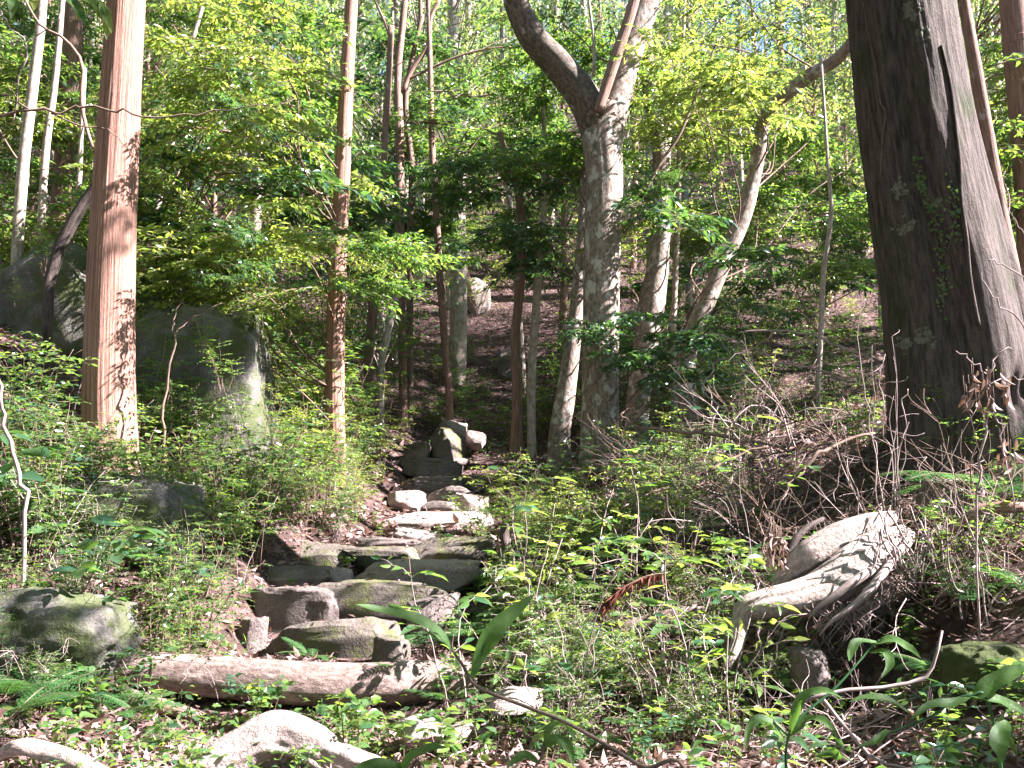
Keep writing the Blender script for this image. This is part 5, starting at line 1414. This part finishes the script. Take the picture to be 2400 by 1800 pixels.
for k, (a, c_) in enumerate((((150, -10), (200, 60)), ((190, -10), (245, 55)), ((165, 0), (185, 50)), ((215, 0), (262, 80)), ((20, -15), (25, 45)), ((60, -15), (80, 25)), ((235, 5), (250, 95)), ((180, -5), (225, 20)))):
    m_ = ((a[0] + c_[0]) / 2 + 8, (a[1] + c_[1]) / 2 - 4)
    blade('leaf', [P(*a, 4.7), P(*m_, 4.68), P(*c_, 4.65)], PX(26, 4.7), (.3, -.7, .6), 'leaf_yellow' if k % 2 else 'leaf_mid', tl, B3, .1, 60 + k)

# ------------------------------------------------------------------ leaf litter, sticks, ground cover
rs = np.random.default_rng(321)
def litter(n, yr, xr, L, seed, name, label):
    rs = np.random.default_rng(seed)
    y = yr[0] + (yr[1] - yr[0]) * rs.uniform(0, 1, n) ** 1.5
    x = rs.uniform(-1, 1, n) * (y * .58 + .4)
    dens = fbm(np.stack([x * .8, y * .8, x * 0], -1), 3, 44)
    k = dens > rs.uniform(-.75, .25, n)
    x, y = x[k], y[k]
    n = len(x)
    z = ground(x, y) + rs.uniform(.002, .03, n)
    b = MB()
    nn = np.stack([-(ground(x + .05, y) - ground(x - .05, y)) / .1, -(ground(x, y + .05) - ground(x, y - .05)) / .1, np.ones(n)], -1) + rs.normal(0, .42, (n, 3))
    LL = L * rs.uniform(.5, 1.25, n)
    leaves(b, np.stack([x, y, z], -1), np.stack([rs.normal(0, 1, n), rs.normal(0, 1, n), rs.normal(0, .3, n)], -1), nn, LL, LL * rs.uniform(.3, .5, n), 0,
           fold=rs.choice([-.25, .1, .35]), curl=rs.uniform(-.5, .4, n), hi=False)
    tag(link(name, b.mesh(name, M['dry'])), label, 'leaf litter', None, 'stuff')
litter(42000, (3.6, 12), None, .085, 1, 'leaf_litter', 'dry brown leaf litter covering the near forest floor')
litter(30000, (10, 30), None, .13, 2, 'leaf_litter', 'dry brown leaf litter strewn up the shaded slope')
b = MB()
for k in range(420):
    y = 3.8 + 14 * rs.uniform() ** 1.6; x = rs.uniform(-.56, .56) * y
    a = rs.uniform(0, 6.28); l = rs.uniform(.12, .7)
    d = np.array([math.cos(a), math.sin(a)])
    u = np.linspace(-.5, .5, 5)
    xx, yy = x + d[0] * l * u + rs.normal(0, .012, 5), y + d[1] * l * u + rs.normal(0, .012, 5)
    tube(b, np.stack([xx, yy, ground(xx, yy) + .015 + rs.uniform(0, .05)], -1), [rs.uniform(.002, .007), .002], 4, 7)
tag(link('fallen_twigs', b.mesh('fallen_twigs', M['bark_dead'])), 'thin fallen twigs scattered over the leaf litter', 'twigs', None, 'stuff')
# low ground cover
b = MB()
n = 26000
y = 4.2 + 22 * rs.uniform(0, 1, n) ** 1.3; x = rs.uniform(-.58, .58, n) * y
dens = fbm(np.stack([x * .9, y * .9, x * 0 + 5], -1), 3, 61)
onp = (np.abs(x + 1.1) < .8) & (y > 6.8) & (y < 15)
k = (dens > np.where(y < 5.8, .22, .02)) & ~onp
x, y = x[k], y[k]; n = len(x)
leaves(b, np.stack([x, y, ground(x, y) + rs.uniform(.01, .16, n)], -1), rs.normal(0, 1, (n, 3)) * [1, 1, .4], rs.normal(0, .45, (n, 3)) + [0, 0, 1],
       rs.uniform(.03, .08, n), rs.uniform(.016, .035, n), 0)
tag(link('ground_cover', b.mesh('ground_cover', M['leaf_mid'])), 'low green ground cover between the bushes', 'ground cover', None, 'stuff')
# leaves caught on the steps, found by dropping each onto the stones
dg = bpy.context.evaluated_depsgraph_get()
ps, ns_ = [], []
r0 = np.random.default_rng(8)
stones_ = [o for o in steps.children]
for k in range(900):
    x_, y_ = r0.uniform(-2.3, -.2), r0.uniform(7.2, 15)
    o = stones_[int(r0.integers(len(stones_)))]
    w_ = Vector((x_, y_, 6.0)) - (steps.location + o.location)
    inv = o.rotation_euler.to_matrix().inverted()
    ok, loc, nr, _ = o.ray_cast(inv @ w_, inv @ Vector((0, 0, -1)))
    if not ok: 
        h = o.dimensions
        lx, ly = r0.uniform(-.45, .45) * h[0], r0.uniform(-.4, .4) * h[1]
        ok, loc, nr, _ = o.ray_cast(Vector((lx, ly, 3.0)), Vector((0, 0, -1)))
        if not ok or nr.z < .5: continue
    m_ = o.rotation_euler.to_matrix()
    ps.append(np.array(m_ @ loc + o.location + steps.location) + [0, 0, .008]); ns_.append(np.array(m_ @ nr))
    if len(ps) >= 260: break
ps, ns_ = np.array(ps), np.array(ns_)
b = MB(); n = len(ps)
leaves(b, ps, r0.normal(0, 1, (n, 3)) * [1, 1, .2], ns_ + r0.normal(0, .25, (n, 3)), r0.uniform(.04, .085, n), r0.uniform(.02, .035, n), 0, fold=.25, curl=r0.uniform(-.3, .3, n))
tag(link('step_litter', b.mesh('step_litter', M['dry'])), 'dry leaves caught on the stone steps', 'leaf litter', None, 'stuff')
for k in range(30):
    Yd = r0.uniform(7.2, 13.8); x_ = -1.1 + r0.choice([-1, 1]) * r0.uniform(.35, .95)
    put_shrub('seedling', (x_, Yd, G(x_, Yd)), r0.uniform(.5, 1.1), 'small plant in the joints %s of the stone steps, %s side' % ('at the foot' if Yd < 8.6 else 'in the lower half' if Yd < 10.3 else 'in the upper half' if Yd < 12.2 else 'near the top', 'left' if x_ < -1.1 else 'right'), 'plants in the step joints', 'seedling', 'seedling')
# single large dry leaves that lie on top in the lower right and by the white rock
dl = []
for k in range(4):
    b = MB(); r0 = np.random.default_rng(40 + k)
    leaves(b, np.zeros((1, 3)), [[1, 0, .1]], [[0, .15, 1]], [.12], [.055], 0, fold=[.35, -.2, .2, .45][k], curl=[.25, -.3, .4, -.1][k], hi=True)
    dl.append(b.mesh('dry_leaf', M['dry']))
for k in range(70):
    if k < 50: px, Yd = rs.uniform(1900, 2400), rs.uniform(3.9, 5.4)
    else: px, Yd = rs.uniform(950, 1500), rs.uniform(4.6, 5.6)
    p = on_ground(px, Yd)
    o = link('dry_leaf', dl[k % 4], None, p + np.array([0, 0, .03]), (rs.normal(0, .35), rs.normal(0, .35), rs.uniform(0, 6.28)), rs.uniform(.7, 1.25))
    tag(o, 'curled dry brown leaf lying on the litter in the lower right' if k < 50 else 'sunlit dry leaf lying on the litter at the bottom centre', 'dry leaf', 'large dry leaves lower right' if k < 50 else 'large dry leaves bottom centre')

# ------------------------------------------------------------------ unseen crowns added overhead, gapped so the sun dapples chosen spots
crowns = [('big', np.array([6.0, 7.0])), ('right14', np.array([9.0, 12.0])), ('right13', np.array([8.0, 10.0])), ('fork', np.array([6.0, 16.0])), ('lean11', np.array([10.0, 17.0]))]
OFF = [('crown_d', (17.0, 20.0), 'fourth unseen tree added for shade outside the right edge, far up the slope'), ('crown_e', (12.0, 24.0), 'fifth unseen tree added for shade outside the right edge beyond the litter slope'), ('crown_a', (11.5, 1.2), 'unseen tree added for shade outside the right edge of the view'), ('crown_b', (14.0, 9.0), 'second unseen tree added for shade outside the right edge, farther off'), ('crown_c', (13.0, 15.0), 'third unseen tree added for shade outside the right edge, up the slope')]
for key, (x, y), lab in OFF:  # added out of view to carry the shading boughs
    e = empty('added_shade_tree', (x, y, G(x, y))); tag(e, lab, 'tree')
    b = MB(); tube(b, [[0, 0, -.4], [.1, 0, 3], [.2, .1, 7], [.1, .2, 11]], [.3, .24, .2, .08], 16, 60, rough=.08)
    link('trunk', b.mesh('trunk', M['bark_grey']), e)
    TREES[key] = dict(root=e, base=np.array([x, y, G(x, y)]))
    crowns.append((key, np.array([x, y])))
rs = np.random.default_rng(99)
made = 0
for k in range(2400):
    if made >= 210: break
    gy = rs.uniform(2.5, 24); gx = rs.uniform(-.62, .62) * gy + rs.uniform(-1, 1)
    g0 = np.array([gx, gy, G(gx, gy) + rs.uniform(0, 2.5)])
    ok = False
    for tt in rs.uniform(6.5, 9 + 1.3 * gy, 8):
        c = g0 + SDIR * tt
        u = abs(c[0]) / c[1] > .62 or (c[2] - EYE_Z) > .58 * c[1]
        if u: ok = True; break
    if not ok: continue
    s = rs.uniform(.4, .85)
    if blocks_sun(c, .8 * s): continue
    az = rs.uniform(0, 6.28)
    c = c - np.array([math.cos(az), math.sin(az), 0]) * .8 * s
    key = min(crowns, key=lambda q: np.linalg.norm(q[1] - c[:2]))[0]
    T = TREES[key]
    link('bough', BG['canopy'][made % 3], T['root'], c - T['base'], (rs.uniform(-.5, .5), rs.uniform(-.4, .4), az), s)
    made += 1
SHADE = [(330, 1000, 10, .7), (560, 850, 10.3, .7), (200, 800, 10.6, .9), (40, 650, 10.9, .9), (200, 1450, 6.1, .4), (60, 1500, 6.0, .4), (330, 1170, 7.5, .5), (430, 880, 10.2, .9), (480, 800, 10.4, .8), (380, 760, 10.4, .7), (1700, 800, 17, 1.4), (1850, 850, 16.5, 1.4), (1600, 900, 16, 1.2), (100, 720, 10.9, 1.0), (120, 1470, 6.0, .5), (860, 1400, 8.0, .4), (680, 1390, 8.0, .35), (740, 1290, 9.6, .4), (1060, 1290, 9.7, .4), (1000, 1090, 14.3, .6), (1150, 800, 19, 1.6), (1100, 900, 18, 1.2),
         (1200, 700, 21, 1.6), (1950, 900, 15, 1.6), (1800, 950, 15, 1.4), (2080, 700, 8.2, .7), (2060, 400, 8.2, .7), (2100, 1000, 8.2, .6), (2090, 150, 8.2, .7), (260, 520, 8.5, .45), (260, 640, 8.5, .35), (790, 560, 12, .3), (790, 900, 12, .4), (1410, 820, 14, .6), (1410, 980, 14, .5),
         (2300, 1550, 5.2, .6), (2100, 1480, 6.2, .5), (560, 1460, 7, .5), (420, 1200, 7.6, .4), (250, 1180, 7.4, .4), (1700, 1150, 8, .6), (1850, 1200, 7.5, .6), (700, 1670, 6.2, .4), (400, 1680, 6, .35), (1150, 1400, 7.8, .5), (1250, 1250, 9, .5), (980, 1640, 6.6, .4), (2200, 1700, 4.3, .5), (1950, 1700, 4.6, .4)]
sm = 0
for px, py, Yd, rad in SHADE:  # boughs added out of view to throw shade on each listed spot
    t0 = P(px, py, Yd)
    need = int(5 + 14 * rad)
    for k in range(need * 3):
        if need <= 0: break
        tt = rs.uniform(5, 16)
        c = t0 + SDIR * tt + rs.normal(0, rad * .5, 3)
        if not (abs(c[0]) / max(c[1], .1) > .62 or (c[2] - EYE_Z) > .58 * c[1]): continue
        s = rs.uniform(.4, .7)
        if blocks_sun(c, .8 * s): continue
        az = rs.uniform(0, 6.28)
        c = c - np.array([math.cos(az), math.sin(az), 0]) * .8 * s
        T = TREES[min(crowns, key=lambda q: np.linalg.norm(q[1] - c[:2]))[0]]
        link('bough', BG['canopy'][sm % 3], T['root'], c - T['base'], (rs.uniform(-.5, .5), rs.uniform(-.4, .4), az), s)
        sm += 1; need -= 1
# unseen boughs added overhead to hold back the sky light
lo_keys = ['cedar', 'red2', 'lf1', 'lf3', 'fork', 'lean11', 'big', 'pairA']
ov = 0
for k in range(1800):
    if ov >= 300: break
    y = rs.uniform(-1, 17); x = rs.uniform(-9, 8)
    z = EYE_Z + max(4.5, .58 * y + 1.0) + rs.uniform(0, 6)
    c = np.array([x, y, z]); s = rs.uniform(.8, 1.4)
    if blocks_sun(c, .8 * s): continue
    az = rs.uniform(0, 6.28)
    c = c - np.array([math.cos(az), math.sin(az), 0]) * .8 * s
    T = TREES[min(lo_keys, key=lambda q: np.linalg.norm(TREES[q]['base'][:2] - c[:2]))]
    link('bough', BG['canopy'][ov % 3], T['root'], c - T['base'], (rs.uniform(-.4, .4), rs.uniform(-.4, .4), az), s)
    ov += 1
# the wood behind and beside the viewer, unseen, added to darken the shade
sp2 = []
for k in range(2500):
    if len(sp2) >= 75: break
    if k % 3: x, y = rs.uniform(-20, 20), rs.uniform(-20, .5)
    else: x, y = rs.uniform(-26, -8.5), rs.uniform(0, 18)
    if x * x + y * y < 12 or (y > 0 and abs(x) < .75 * y + 2.2) or any((x - a) ** 2 + (y - c_) ** 2 < 4.2 for a, c_ in sp2): continue
    g = G(x, y); s = rs.uniform(.8, 1.15)
    if any(blocks_sun((x, y, g + h * s), 1.7, .5) for h in (3, 5, 7, 9, 11)): continue
    sp2.append((x, y))
    tm, cm = FAR[(0, 2, 4)[len(sp2) % 3]]
    e = empty('unseen_tree', (x, y, g), rs.uniform(0, 6.28), s)
    tag(e, 'unseen leafy tree added around and behind the viewer for shade', 'tree', 'unseen trees added around the viewer')
    link('trunk', tm, e); link('crown', cm, e)
print('shade', sm, 'over', ov, 'around', len(sp2))
print('canopy boughs', made, 'objects', len(bpy.data.objects))
